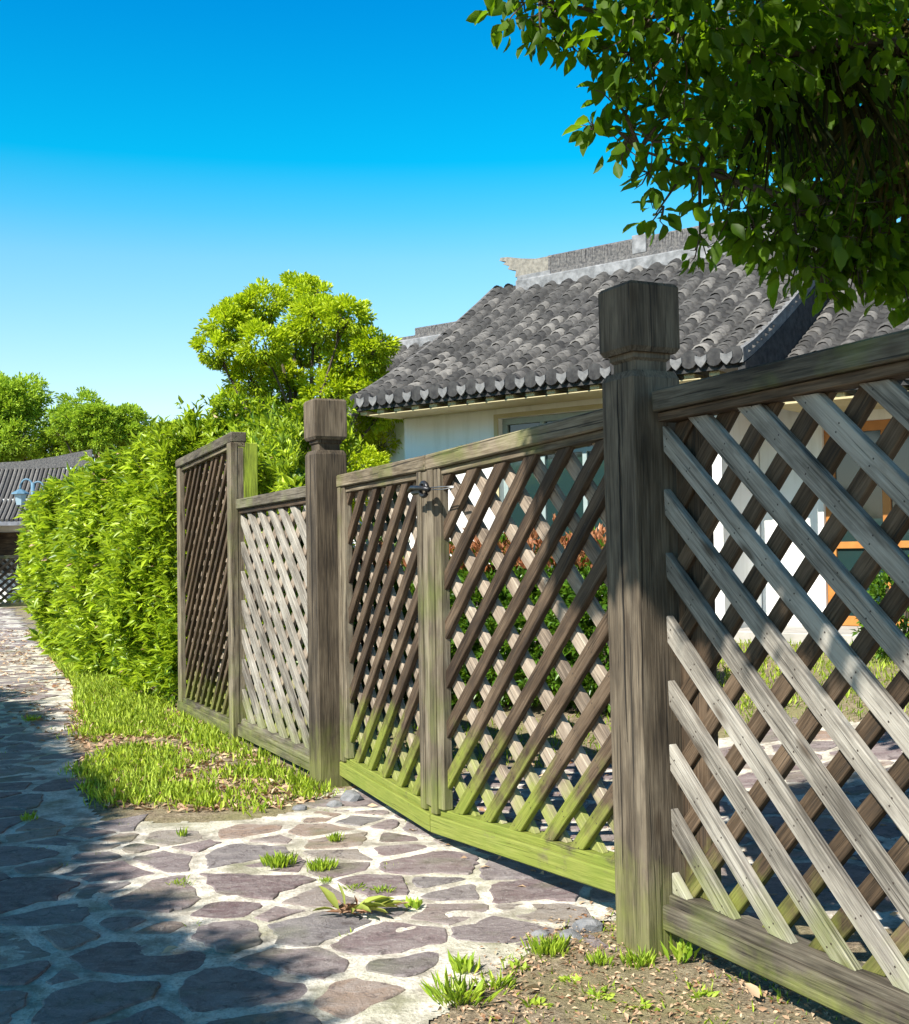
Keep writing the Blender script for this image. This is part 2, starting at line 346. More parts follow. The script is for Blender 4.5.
# ground sheet
def grid_sheet(xs, ys, name, mat, zf, keep=None):
    idx = {}; V = []; Fs = []
    def vid(i, j):
        if (i, j) not in idx: idx[(i, j)] = len(V); V.append((xs[i], ys[j], zf(xs[i], ys[j])))
        return idx[(i, j)]
    for i in range(len(xs) - 1):
        for j in range(len(ys) - 1):
            if keep is None or keep((xs[i] + xs[i + 1]) / 2, (ys[j] + ys[j + 1]) / 2):
                Fs.append((vid(i, j), vid(i + 1, j), vid(i + 1, j + 1), vid(i, j + 1)))
    return V, Fs
xs = [-1500, -400, -120, -50, -30] + list(np.arange(-16, -6, .8)) + list(np.arange(-6, 6, .15)) + list(np.arange(6, 14, .6)) + [20, 40, 120, 400, 1500]
ys = [-300, -60, -15] + list(np.arange(-4, 1, .5)) + list(np.arange(1, 15, .15)) + list(np.arange(15, 40, 1.)) + [60, 120, 300, 800, 2500]
def gz(x, y):
    h = terr(x, y)
    if onpath(x, y): return h - .012
    return h + (.004 + .014 * abs(mnoise.noise(Vector((x * 5, y * 5, 0)))) if abs(x) < 8 and 0 < y < 15 else 0)
V, Fs = grid_sheet(xs, ys, 'ground', None, gz)
me = bpy.data.meshes.new('ground'); me.from_pydata(V, [], Fs); me.materials.append(M['soil'])
me.polygons.foreach_set('use_smooth', [True] * len(Fs)); go = bpy.data.objects.new('ground', me); COL.objects.link(go); tag(go, kind='structure')

# path: mortar bed + stones
mb = MB()
def mz_(x, y): return terr(x, y) + .004 + .006 * mnoise.noise(Vector((x * 6, y * 6, 9)))
gxs = [-7.2 + .036 * i for i in range(367)]; gys = [1.2 + .036 * i for i in range(329)]
bx0, bx1, by0, by1 = gxs[167], gxs[227], gys[39], gys[103]
V, Fs = grid_sheet(gxs, gys, '', None, mz_, lambda x, y: not (bx0 < x < bx1 and by0 < y < by1) and onpath(x, y)); mb.add(V, Fs, mat=0)
V, Fs = grid_sheet([bx0 + .012 * i for i in range(181)], [by0 + .012 * i for i in range(193)], '', None, mz_, onpath); mb.add(V, Fs, mat=0)
V, Fs = grid_sheet(list(np.arange(-17, 6, .2)), list(np.arange(13, 33, .2)), '', None, mz_, onpath); mb.add(V, Fs, mat=0)
seeds = []; grid = {}
for k in range(60000):
    x = random.uniform(-16, 6); y = random.uniform(-1, 31)
    if not onpath(x, y): continue
    dmin = .09 + .21 * (random.random() ** 1.0)
    ok = True
    for i in range(-1, 2):
        for j in range(-1, 2):
            for (a, b_, d) in grid.get((int(x // .4) + i, int(y // .4) + j), ()):
                if math.hypot((a - x), (b_ - y) * 1.1) < (dmin + d) / 2 + .05: ok = False
    if ok:
        grid.setdefault((int(x // .4), int(y // .4)), []).append((x, y, dmin)); seeds.append((x, y, dmin))
for (sx, sy, sd) in seeds:
    nb = [s for i in range(-3, 4) for j in range(-3, 4) for s in grid.get((int(sx // .4) + i, int(sy // .4) + j), ()) if (s[0], s[1]) != (sx, sy)]
    poly = [Vector((sx + .42 * math.cos(a), sy + .42 * math.sin(a))) for a in np.linspace(0, 2 * math.pi, 16, endpoint=False)]
    gap = random.uniform(.012, .034)
    for (a, b_, d) in nb:
        dv = Vector((a - sx, b_ - sy)); D = dv.length
        if D > 1: continue
        n = dv / D; off = D * (.5 + (sd - d) * .35 / max(D, .2)) - gap
        cut = Vector((sx, sy)) + n * off; np_ = []
        for i in range(len(poly)):
            p, q = poly[i], poly[(i + 1) % len(poly)]; dp = (p - cut).dot(n); dq = (q - cut).dot(n)
            if dp <= 0: np_.append(p)
            if dp * dq < 0: np_.append(p.lerp(q, dp / (dp - dq)))
        poly = np_
        if len(poly) < 3: break
    if len(poly) < 3: continue
    cx = sum(p.x for p in poly) / len(poly); cy = sum(p.y for p in poly) / len(poly)
    if not onpath(cx, cy): continue
    # resample edges with noise
    out_ = []
    for i in range(len(poly)):
        p, q = poly[i], poly[(i + 1) % len(poly)]; n = max(1, int((q - p).length / .035)) if sy < 9 else 1
        for k in range(n): out_.append(p.lerp(q, k / n))
    for it in range(1 if random.random() < .5 else 0): out_ = [(out_[i - 1] + out_[i] * 2 + out_[(i + 1) % len(out_)]) / 4 for i in range(len(out_))]
    pts = []
    for p in out_:
        w = .98 + .2 * mnoise.noise(Vector((p.x * 7, p.y * 7, sd * 40))) + .10 * mnoise.noise(Vector((p.x * 26, p.y * 26, sd * 40))) + .07 * mnoise.noise(Vector((p.x * 60, p.y * 60, 3)))
        pts.append(Vector((cx + (p.x - cx) * w, cy + (p.y - cy) * w)))
    if sum((pts[i - 1] - pts[i]).length for i in range(len(pts))) < .2: continue
    n = len(pts); h = random.uniform(.006, .012); tx, ty = random.uniform(-.015, .015), random.uniform(-.015, .015)
    T = lambda p, z: (p.x, p.y, terr(p.x, p.y) + z + (p.x - cx) * tx + (p.y - cy) * ty)
    ins = lambda p, d: Vector((cx, cy)) + (p - Vector((cx, cy))) * (1 - d / max(.05, (p - Vector((cx, cy))).length))
    v = [T(p, -.012) for p in pts] + [T(ins(p, .003), h - .003) for p in pts] + [T(ins(p, .008), h) for p in pts] + [T(ins(p, .07), h + .002 * mnoise.noise(Vector((p.x * 20, p.y * 20, 0)))) for p in pts] + [T(Vector((cx, cy)), h)]
    f = []
    for L_ in range(3):
        for i in range(n): f.append((L_ * n + i, L_ * n + (i + 1) % n, (L_ + 1) * n + (i + 1) % n, (L_ + 1) * n + i))
    for i in range(n): f.append((3 * n + i, 3 * n + (i + 1) % n, 4 * n))
    mb.add(v, f, tint=random.random(), mat=1)
po = mb.build('path', [M['mortar'], M['stone']]); tag(po, kind='structure')
print('stones', len(seeds))

# ------------------------------------------------------------------ fence pieces
def frameM(A, B):
    d = (B - A); d.z = 0; d.normalize(); back_ = Vector((-d.y, d.x, 0))
    if back_.dot(BD) < 0: back_ = -back_
    Mx = Matrix(((d.x, back_.x, 0, A.x), (d.y, back_.y, 0, A.y), (0, 0, 1, A.z), (0, 0, 0, 1))); return Mx
def slats(x0, x1, z0, z1, y0, th, dirn, w=.067, sp=.212, tan=.86, phase=0., nails=False):
    """dirn -1: falls to the right ('\\'), +1: rises to the right; returns MB"""
    mb = MB(); a = math.atan(tan); c, s = math.cos(a), math.sin(a) * dirn
    d = Vector((c, 0, s)); nrm = Vector((-s, 0, c)); Ls = (x1 - x0) * tan
    zlo = z0 - (Ls if dirn > 0 else 0) - .3; zhi = z1 + (Ls if dirn < 0 else 0) + .3
    z = zlo + phase
    while z < zhi:
        aj = a + random.gauss(0, .005); c, s = math.cos(aj), math.sin(aj) * dirn; d = Vector((c, 0, s)); nrm = Vector((-s, 0, c))
        o = Vector((x0, 0, z)); ww = w * random.uniform(.95, 1.05); L = 6; jz = random.uniform(-.004, .004)
        P = [o - d * .8 - nrm * ww / 2, o + d * L - nrm * ww / 2, o + d * L + nrm * ww / 2, o - d * .8 + nrm * ww / 2]
        for (ax, lim, sg) in ((0, x0, 1), (0, x1, -1), (2, z0, 1), (2, z1, -1)):
            Q = []
            for i in range(len(P)):
                p, q = P[i], P[(i + 1) % len(P)]; dp = (p[ax] - lim) * sg; dq = (q[ax] - lim) * sg
                if dp >= 0: Q.append(p)
                if dp * dq < 0: Q.append(p.lerp(q, dp / (dp - dq)))
            P = Q
            if len(P) < 3: break
        if len(P) >= 3:
            n = len(P); ctr = sum(P, Vector()) / n; yy = y0 + random.uniform(0, .003); ch = .003
            inn = [p + (ctr - p).normalized() * 0 for p in P]
            # chamfer: shrink across slat normal only
            def shr(p): 
                k = (p - o).dot(nrm); return p - nrm * (math.copysign(ch, k) if abs(k) > ww / 2 - .001 else 0)
            v = [Vector((shr(p).x, yy, shr(p).z)) for p in P] + [Vector((p.x, yy + ch, p.z)) for p in P] + [Vector((p.x, yy + th, p.z)) for p in P]
            f = [tuple(range(n)), tuple(range(2 * n, 3 * n))[::-1]]
            for L_ in range(2):
                for i in range(n): f.append((L_ * n + i, (L_ + 1) * n + i, (L_ + 1) * n + (i + 1) % n, L_ * n + (i + 1) % n))
            off = Vector([random.uniform(0, 50) for _ in range(3)])
            g = [Vector((p.dot(d), p.dot(nrm), p.y)) + off for p in v]
            mb.add(v, f, g)
            if nails:
                lo_ = min((p - o).dot(d) for p in P) + .05; hi_ = max((p - o).dot(d) for p in P) - .05; L_ = lo_
                while L_ < hi_:
                    for k_ in (-.012, .012):
                        q_ = o + d * (L_ + random.uniform(-.006, .006)) + nrm * (k_ + random.uniform(-.004, .004)); rr = .0032
                        mb.add([(q_.x + rr * math.cos(t_), yy - .0008, q_.z + rr * math.sin(t_)) for t_ in (0, 1.05, 2.09, 3.14, 4.19, 5.24)], [(5, 4, 3, 2, 1, 0)], mat=1)
                    L_ += .155
        z += sp
    return mb
def panel(name, A, B, bz0, tz0, bz1, tz1, front, label, cat, spec, group=None):
    """A far/left end, B near/right end (ground points). front=-1 or +1: direction of the front slats"""
    L = (B - A).length; root = empty(name, M=frameM(A, B)); tag(root, label, cat, group)
    Z1 = tz0
    def sh(p):
        t = p.x / L; f_ = (p.z) / Z1
        lo = bz0 + (bz1 - bz0) * t; hi = tz0 + (tz1 - tz0) * t
        return Vector((p.x, p.y, lo + (p.z - 0) * (hi - lo) / (tz0 - bz0)))
    Hh = tz0 - bz0; yb = spec.get('y', .0)
    sL, sR = spec['stile_l'], spec['stile_r']; rl, rm = spec['frame'], spec['rail']
    def fin(mb, nm, mat): mb.shear(sh); return mb.build(nm, mat, root)
    e = spec.get('over', 0)
    mb = MB(); mb.box(-e, L + spec.get('over_r', 0), yb, yb + .115, Hh - .072, Hh, 'x', .006); fin(mb, 'top_rail', rm)
    mb = MB(); mb.box(0.002, L - .002, yb + .022, yb + .105, Hh - .105, Hh - .0735, 'x', .003); fin(mb, 'under_rail', rl)
    mb = MB(); mb.box(-e, L, yb, yb + .026, 0, .082, 'x', .005); mb.box(-e, L, yb + .0265, yb + .115, -.0, .112, 'x', .005); fin(mb, 'bottom_rail', spec.get('bottom', rm))
    for (x0, x1, yf) in ((0.003, sL, spec.get('yl')), (L - sR, L - .003, spec.get('yr'))):
        if x1 - x0 < .01: continue
        y0 = yb + (.004 if yf is None else yf); zb, zt = (0.0, Hh - .073)
        if yf is None or yf < .05:
            zb = .0865 if yf is None else -.0; 
        else: zb, zt = .1125, Hh - .1065
        mb = MB()
        if spec.get('split') and x1 - x0 > .1:
            mid = (x0 + x1) / 2
            mb.box(x0, mid - .001, y0, y0 + .05, zb + .001, zt, 'z', .004); mb.box(mid + .001, x1, y0 + .007, y0 + .055, .1135, zt, 'z', .004)
        else: mb.box(x0, x1, y0, y0 + .045, .0865 + .002 if zb == .0865 else zb, zt, 'z', .004)
        fin(mb, 'stile', spec.get('stile_mat', rl))
    lx0 = spec.get('lx0', sL - .01); lx1 = L - spec.get('lx1', sR - .01)
    f_m, b_m = spec['fm'], spec['bm']
    y_ = yb + spec.get('ly', .03); th = .026
    lz0, lz1 = .1135, Hh - .1075
    kb = dict(tan=spec.get('tanb', spec.get('tan', .86)), sp=spec.get('spb', spec.get('sp', .212)), w=spec.get('wb', spec.get('w', .067)))
    kw = dict(nails=True, tan=spec.get('tan', .86), sp=spec.get('sp', .212), w=spec.get('w', .067))
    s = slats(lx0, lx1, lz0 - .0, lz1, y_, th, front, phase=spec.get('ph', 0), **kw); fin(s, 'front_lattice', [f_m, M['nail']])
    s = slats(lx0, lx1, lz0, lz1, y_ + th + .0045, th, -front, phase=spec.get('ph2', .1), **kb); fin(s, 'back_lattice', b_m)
    return root

def post(name, u, label, hgt=2.25, lean=0., s=.192):
    A = fl(u + s); root = empty(name, M=frameM(A, fl(u))); tag(root, label, 'post', 'square wooden gate posts')
    def prism(secs, chz=.0):     # secs = [(z, half)]
        mb = MB(); bm = bmesh.new(); c = s / 2; loops = []
        for (z, h) in secs:
            k = .004
            ring = [bm.verts.new((c + x, c + y, z)) for x, y in ((-h + k, -h), (h - k, -h), (h, -h + k), (h, h - k), (h - k, h), (-h + k, h), (-h, h - k), (-h, -h + k))]
            loops.append(ring)
        for a, b_ in zip(loops, loops[1:]):
            for i in range(8): bm.faces.new((a[i], a[(i + 1) % 8], b_[(i + 1) % 8], b_[i]))
        bm.faces.new(loops[0][::-1]); bm.faces.new(loops[-1]); bmesh.ops.recalc_face_normals(bm, faces=bm.faces); bm.verts.index_update()
        mb.bm(bm, 'z'); mb.shear(lambda p: Vector((p.x + lean * p.z, p.y, p.z))); return mb
    h = s / 2
    zc = hgt - .225
    o = prism([(-.15, h), (.4, h), (zc - .10, h), (zc - .075, h - .012)]).build('shaft', M['post'], root)
    o = prism([(zc - .0755, h - .03), (zc - .04, h - .03), (zc - .03, h - .02), (zc - .012, h - .02)]).build('neck', M['post'], root)
    o = prism([(zc - .0125, h - .006), (zc + .005, h + .004), (hgt - .012, h + .004), (hgt, h - .004)]).build('cap', M['post'], root)
    # deep vertical check on the path face
    mb = MB()
    for (z0, z1, x, w) in ((.7, zc - .1, s * .52, .011), (.25, .75, s * .3, .004)):
        n = 26; v = []; f = []
        for i in range(n):
            z = z0 + (z1 - z0) * i / (n - 1); xx = x + .005 * mnoise.noise(Vector((z * 5, u, 0))) + .003 * mnoise.noise(Vector((z * 20, u, 0))); ww = w * math.sin(math.pi * (i + .3) / (n)) ** .5
            v += [(xx - ww / 2 + lean * z, -.0015, z), (xx + ww / 2 + lean * z, -.0015, z)]
            if i: f.append((2 * i - 2, 2 * i - 1, 2 * i + 1, 2 * i))
        mb.add(v, f)
    mb.build('drying_crack', M['crack'], root)
    return root
M['crack'] = plain('crack_shadow_wood', (.012, .01, .008), (.02, .016, .012), 20, 1, 0)
near = post('gate_post', 0, 'tall square wooden gate post with block cap in the foreground, half in tree shade', lean=-.013)
far_ = post('gate_post', U1, 'sunlit square gate post with block cap farther along beside the low lattice panel', lean=-.01)
far_['group'] = near['group']

# lattice panels; px -> u on the fence front plane
def u_of(px, q=0):
    best = None; lo, hi = -3., 12.
    for _ in range(60):
        mid = (lo + hi) / 2
        if proj(fl(mid, q, 1.0))[0] > px: lo = mid
        else: hi = mid
    return lo
uT = u_of(235, .02); uE = u_of(178.5, .02)
print('U1', U1, 'uT', uT, 'uE', uE)
NP = 2.1
panel('lattice_panel', fl(0, .055), fl(-NP, .055), .095, 1.875, .095, 1.903, -1, 'large foreground lattice panel at the right, pale front slats running down to the right', 'fence panel',
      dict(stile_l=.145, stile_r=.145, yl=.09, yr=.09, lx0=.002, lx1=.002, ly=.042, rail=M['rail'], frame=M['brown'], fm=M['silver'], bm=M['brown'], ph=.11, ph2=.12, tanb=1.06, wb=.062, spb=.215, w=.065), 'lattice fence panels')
panel('lattice_panel', fl(uT - .001, .03), fl(U1 + .193, .03), .05, 1.745, .05, 1.758, -1, 'low bleached lattice panel between the far gate post and the tall lattice panel', 'fence panel',
      dict(stile_l=.02, stile_r=.02, yl=.09, yr=.09, lx0=.002, lx1=.002, ly=.034, rail=M['rail'], frame=M['brown'], fm=M['silver'], bm=M['silver2'], ph=.05, ph2=.1), 'lattice fence panels')
tp = panel('lattice_panel', fl(uE, .0), fl(uT, .0), .03, 2.165, .03, 2.235, 1, 'tall narrow dark lattice panel at the left end of the fence by the hedge', 'fence panel',
      dict(stile_l=.12, stile_r=.02, yl=.01, yr=.05, stile_mat=M['stilewood'], ly=.045, lx1=.09, rail=M['rail'], frame=M['gatewood'], fm=M['brown'], bm=M['silver2'], ph=.0, ph2=.1, tan=1.06, sp=.182, w=.043), 'lattice fence panels')
LT = (fl(uE) - fl(uT)).length
mb = MB(); mb.box(LT - .1, LT, -.006, .05, 0.0, 2.158, 'z', .005); mb.build('end_post', M['stilewood'], tp)
mb = MB(); mb.box(LT - .1, LT - .004, .0505, .2, 0.0, 2.158, 'z', .005); mb.build('end_post', M['greenpost'], tp)

# gate leaves
Hn = fl(.198, .10); Mt = at(429.5, 831, 5.49); Mt.z = 0; Hf = fl(U1 - .004, .115)
gspec = dict(stile_l=.12, stile_r=.12, split=True, stile_mat=M['stilewood'], ly=.03, rail=M['gatewood'], frame=M['gatewood'], fm=M['brown2'], bm=M['silver2'], tan=.95, sp=.226, w=.062, wb=.058)
dm = (Hn - Hf); dm.z = 0; dm.normalize()
g1 = dict(gspec); g1.update(ph=.02, ph2=.06)
g2 = dict(gspec); g2.update(ph=.12, ph2=.0)
panel('gate_leaf', Mt + dm * .006, Hn, .055, 1.80, .125, 1.865, 1, 'right gate leaf hinged to the foreground post, with mossy green bottom rail', 'gate', g2, 'pair of lattice gate leaves')
panel('gate_leaf', Hf, Mt - dm * .006, .065, 1.80, .055, 1.80, 1, 'left gate leaf hinged to the farther post, seen as a narrow dark lattice', 'gate', g1, 'pair of lattice gate leaves')
# latch
lk = at(421, 490, 5.40)
root = empty('gate_latch', M=Matrix.Translation(lk) @ frameM(Vector((0, 0, 0)), Hn - Mt).to_3x3().to_4x4()); tag(root, 'black metal latch tied across the meeting stiles of the two gate leaves', 'latch')
mb = MB(); mb.box(-.07, .02, -.02, .0, -.02, .016, 'x', .006); mb.build('latch_plate', M['black_metal'], root)
mb = MB()
ring = [(.05 + .034 * math.cos(t), -.012, .0 + .03 * math.sin(t)) for t in np.linspace(0, 2 * math.pi, 17)]
tube(mb, ring, .011, 8); mb.build('shackle', M['black_metal'], root, True)
mb = MB(); tube(mb, [(-.1, -.01, .0), (-.04, -.028, .012), (.06, -.028, .006), (.12, -.02, -.004)], .011, 8); mb.build('bolt', M['black_metal'], root, True)
mb = MB(); tube(mb, [(.1, -.012, -.004), (.2, .0, -.008), (.3, .008, -.004)], .0028, 6); tube(mb, [(.1, -.012, .004), (.2, .0, .004), (.3, .008, .0)], .0028, 6); mb.build('tie_wire', M['wire'], root, True)

# ------------------------------------------------------------------ house
ED = Vector((.787, -.617, 0)).normalized(); IN = Vector((-ED.y, ED.x, 0))        # along eave to the right, inward (away)
E0 = Vector((-1.22, 14.1, 0))
def HM(o, z=0): return Matrix(((ED.x, IN.x, 0, o.x), (ED.y, IN.y, 0, o.y), (0, 0, 1, z), (0, 0, 0, 1)))
GZ = .40
def prof(d, rise=1.82, run=2.95):
    t = d / run; return rise * (.80 * t + .20 * t * t)
def tiled_roof(root, a0, a1, z0, run, rise, sp=.267, left_sweep=.0, course=.115, detail=True):
    """front slope: pans, cover tiles, eave end tiles. Local: x along eave, y inward, z up"""
    th = .03; nseg = 14
    mb = MB()  # pan deck, thick
    v = []; f = []
    for i in range(nseg + 1):
        d = run * i / nseg; z = z0 + prof(d, rise, run)
        v += [(a0, d, z), (a1, d, z), (a0, d, z - .09), (a1, d, z - .09)]
        if i:
            b_ = 4 * (i - 1); f += [(b_, b_ + 1, b_ + 5, b_ + 4), (b_ + 2, b_ + 6, b_ + 7, b_ + 3), (b_, b_ + 4, b_ + 6, b_ + 2), (b_ + 1, b_ + 3, b_ + 7, b_ + 5)]
    f += [(0, 2, 3, 1)]
    # back slope
    i0 = len(v)
    for i in range(nseg + 1):
        d = run * i / nseg; z = z0 + prof(d, rise, run)
        v += [(a0, 2 * run - d + .01, z), (a1, 2 * run - d + .01, z), (a0, 2 * run - d + .01, z - .09), (a1, 2 * run - d + .01, z - .09)]
        if i:
            b_ = i0 + 4 * (i - 1); f += [(b_ + 1, b_, b_ + 4, b_ + 5), (b_ + 6, b_ + 2, b_ + 3, b_ + 7), (b_ + 4, b_, b_ + 2, b_ + 6), (b_ + 3, b_ + 1, b_ + 5, b_ + 7)]
    mb.add(v, f); mb.build('roof_deck', M['pan'], root)
    mb = MB(); n = int((a1 - a0) / sp + .5); sp_ = (a1 - a0) / n; L = math.hypot(run, rise)
    for side in (0, 1):
        for k in range(n + 1):
            ac = a0 + sp_ * k
            ac = min(max(ac, a0 + .06), a1 - .06)
            m_ = int(L / course) if not side else 6
            cw = L / m_
            wob = random.uniform(-.012, .012)
            for j in range(m_):
                d0 = run * j / m_ - .02; d1 = run * (j + 1) / m_ + .035
                z_0 = z0 + prof(max(d0, 0), rise, run) + .022; z_1 = z0 + prof(d1, rise, run) - .002
                r = .09 * random.uniform(.95, 1.05); x_ = ac + wob + random.uniform(-.006, .006); dz = random.uniform(-.004, .006)
                v = []; q = 7
                for (d, z, rr) in ((d0, z_0, r), (d1, z_1, r * .86)):
                    for o_ in (0, 1):
                        for i in range(q):
                            t = math.pi * i / (q - 1); ro = rr - (.016 if o_ else 0)
                            yy = d if not side else 2 * run - d
                            v.append((x_ + ro * math.cos(t), yy, z + dz + ro * 1.0 * math.sin(t) - .0))
                f = []
                for i in range(q - 1):
                    f.append((i, i + 1, 2 * q + i + 1, 2 * q + i)); f.append((i, q + i, q + i + 1, i + 1))
                mb.add(v, f, tint=min(1, max(0, random.gauss(.5, .22))))
            # pan course edges between covers
            if not side and k < n and detail:
                m2 = m_
                for j in range(m2):
                    d0 = run * j / m2 + .05; z_0 = z0 + prof(d0, rise, run) + .03; d1 = d0 + cw * .9; z_1 = z0 + prof(d1, rise, run) + .008
                    xc = ac + sp_ / 2; hw = sp_ / 2 - .05
                    v = [(xc - hw, d0, z_0 + .03), (xc, d0, z_0 - .006), (xc + hw, d0, z_0 + .03), (xc - hw, d1, z_1 + .03), (xc, d1, z_1 - .006), (xc + hw, d1, z_1 + .03),
                         (xc - hw, d0, z_0 + .012), (xc, d0, z_0 - .024), (xc + hw, d0, z_0 + .012)]
                    mb.add(v, [(0, 1, 4, 3), (1, 2, 5, 4), (6, 7, 1, 0), (7, 8, 2, 1)], tint=random.uniform(0, .35))
    mb.build('roof_tiles', M['tile'], root, True)
    # eave ends: round cover-tile ends and heart shaped drip tiles
    if detail:
        mb = MB(); mc = MB()
        for k in range(n + 1):
            ac = min(max(a0 + sp_ * k, a0 + .06), a1 - .06); z = z0 + .03
            v = [(ac, -.045, z)] + [(ac + .088 * math.cos(t), -.04, z + .088 * math.sin(t)) for t in np.linspace(0, 2 * math.pi, 13)[:-1]]
            v += [(x, y + .05, zz) for (x, y, zz) in v[1:]]
            f = [(0, i, i % 12 + 1) for i in range(1, 13)] + [(i, i + 12, (i % 12) + 13, i % 12 + 1) for i in range(1, 13)]
            mc = MB(); mc.add(v, f, tint=random.uniform(.0, .2)); mc.build('round_eave_tile', M['pan'], root)
            if k < n:
                xc = ac + sp_ / 2
                pr = [(-.06, .03), (-.03, .02), (0, .01), (.03, .02), (.06, .03), (.062, -.02), (.035, -.06), (0, -.09), (-.035, -.06), (-.062, -.02)]
                v = [(xc + x, -.055 - (zz < 0) * .0, z + zz) for x, zz in pr] + [(xc + x, -.035, z + zz) for x, zz in pr]; q = 10
                mb = MB(); mb.add(v, [tuple(range(q))[::-1], tuple(range(q, 2 * q))] + [(i, (i + 1) % q, q + (i + 1) % q, q + i) for i in range(q)], tint=random.random()); mb.build('drip_tile', M['pale_end'], root)
        mb = MB()      # rafter ends / cream soffit boards
        k = a0 + .1
        while k < a1 - .1:
            mb = MB(); mb.box(k, k + .11, .05, .62, z0 - .135, z0 - .092, 'y', .004); k += .267; mb.build('rafter_end', M['cream'], root)
    return n
def ridge(root, a0, a1, y, z, h=.3, ends=True):
    mb = MB(); mb.box(a0 - .05, a1 + .12, y - .14, y + .14, z - .12, z + .07, 'x', .02); mb.build('ridge_base', M['whiteplaster'], root)
    mb = MB(); mb.box(a0, a1, y - .085, y + .085, z + .0705, z + .13, 'x', .005); 
    x = a0 + .45
    while x < a1 - .02:            # on-edge tiles, slightly leaning
        w = .021
        l = .012 + random.uniform(-.004, .004); t = z + .1305 + h * .62 + random.uniform(-.012, .008)
        v = [(x, y - .07, z + .1305), (x + w * .86, y - .07, z + .1305), (x + w * .86, y + .07, z + .1305), (x, y + .07, z + .1305),
             (x + l, y - .07, t), (x + l + w * .86, y - .07, t), (x + l + w * .86, y + .07, t), (x + l, y + .07, t)]
        mb.add(v, [(0, 3, 2, 1), (4, 5, 6, 7), (0, 1, 5, 4), (1, 2, 6, 5), (2, 3, 7, 6), (3, 0, 4, 7)]); x += w
    mb.build('ridge_tiles', M['ridge_tile'], root)
    mb = MB(); tube(mb, [(a0 + .42, y, z + .135 + h * .62), (a1, y, z + .135 + h * .62)], .035, 8); mb.build('ridge_cap', M['ridge_tile'], root, True)
    if ends:
        mb = MB()    # upturned carved end plaque
        pr = [(.5, .13), (.5, .33), (.25, .33), (.02, .37), (-.22, .43), (-.34, .44), (-.36, .4), (-.24, .37), (-.3, .34), (-.19, .3), (-.22, .26), (-.08, .22), (-.1, .13)]
        q = len(pr); v = [(a0 + x, y - .06, z + zz) for x, zz in pr] + [(a0 + x, y + .06, z + zz) for x, zz in pr]
        mb.add(v, [tuple(range(q)), tuple(range(q, 2 * q))[::-1]] + [(i, q + i, q + (i + 1) % q, (i + 1) % q) for i in range(q)])
        mb.build('ridge_ornament', M['carved'], root)
        mb = MB(); mb.box(a0 - .04, a0 + .5, y - .1, y + .1, z + .0705, z + .129, 'x', .004); mb.build('ridge_collar', M['whiteplaster'], root)
        mb = MB(); mb.box(a0 + 1.75, a0 + 1.95, y - .09, y + .09, z + .13, z + .37, 'x', .004); mb.build('ridge_collar', M['whiteplaster'], root)
def wallbox(mb, x0, x1, y0, y1, z0, z1, mat=0): mb.box(x0, x1, y0, y1, z0, z1, 'x', 0, mat=mat)

house = empty('house', M=HM(E0, 0)); tag(house, 'white walled house with grey tiled roof behind the fence, ridge ornament at its left end', 'house')
Z0 = 3.125; RUN = 2.95; RISE = 1.82
tiled_roof(house, 0, 5.0, Z0, RUN, RISE)
ridge(house, .5, 4.95, RUN + .005, Z0 + RISE + .03, .3)
# verge trims
for (x, nm) in ((0.0, 'verge'), (5.0, 'verge')):
    mb = MB(); v = []; f = []; n = 14
    for i in range(n + 1):
        d = RUN * i / n - .03 * (i == 0); z = Z0 + prof(max(d, 0))
        v += [(x - .03, d, z + .085), (x + .03, d, z + .085), (x + .03, d, z - (.05 if x > 0 else .16)), (x - .03, d, z - (.05 if x > 0 else .16))]
        if i:
            b_ = 4 * (i - 1)
            for k in range(4): f.append((b_ + k, b_ + (k + 1) % 4, b_ + 4 + (k + 1) % 4, b_ + 4 + k))
    f += [(0, 3, 2, 1), (4 * n, 4 * n + 1, 4 * n + 2, 4 * n + 3)]
    mb.add(v, f); mb.build('verge', M['pale_end'] if x > 0 else M['ridge_tile'], house)
mb = MB(); v = []; f = []
for i in range(15):
    d = RUN * i / 14; z = Z0 + prof(d); v += [(4.96, d, z - .0515), (5.035, d, z - .0515), (5.035, d, z - .42), (4.96, d, z - .42)]
    if i:
        for k in range(4): f.append((4 * i - 4 + k, 4 * i - 4 + (k + 1) % 4, 4 * i + (k + 1) % 4, 4 * i + k))
f += [(0, 3, 2, 1), (56, 57, 58, 59)]; mb.add(v, f); mb.build('verge_shadow_board', M['pan'], house)  # added board; its dark colour stands for the shadow beside the wing roof
# walls (main block): front wall plane y=.6; x .32..4.49; window opening
zb = GZ; zt = Z0 + .1
wx0, wx1, wz0, wz1 = 1.74, 3.9, 1.25, 2.86
mb = MB()
wallbox(mb, .32, wx0, .6, .82, zb - .3, zt); wallbox(mb, wx1, 4.49, .6, .82, zb - .3, zt)
wallbox(mb, wx0 + .0005, wx1 - .0005, .6, .82, zb - .3, wz0); wallbox(mb, wx0 + .0005, wx1 - .0005, .6, .82, wz1, zt)
wallbox(mb, .32, .54, .8205, 5.3, zb - .3, zt); wallbox(mb, 4.27, 4.49, .8205, 5.3, zb - .3, zt); wallbox(mb, .5405, 4.2695, 5.08, 5.3, zb - .3, zt)
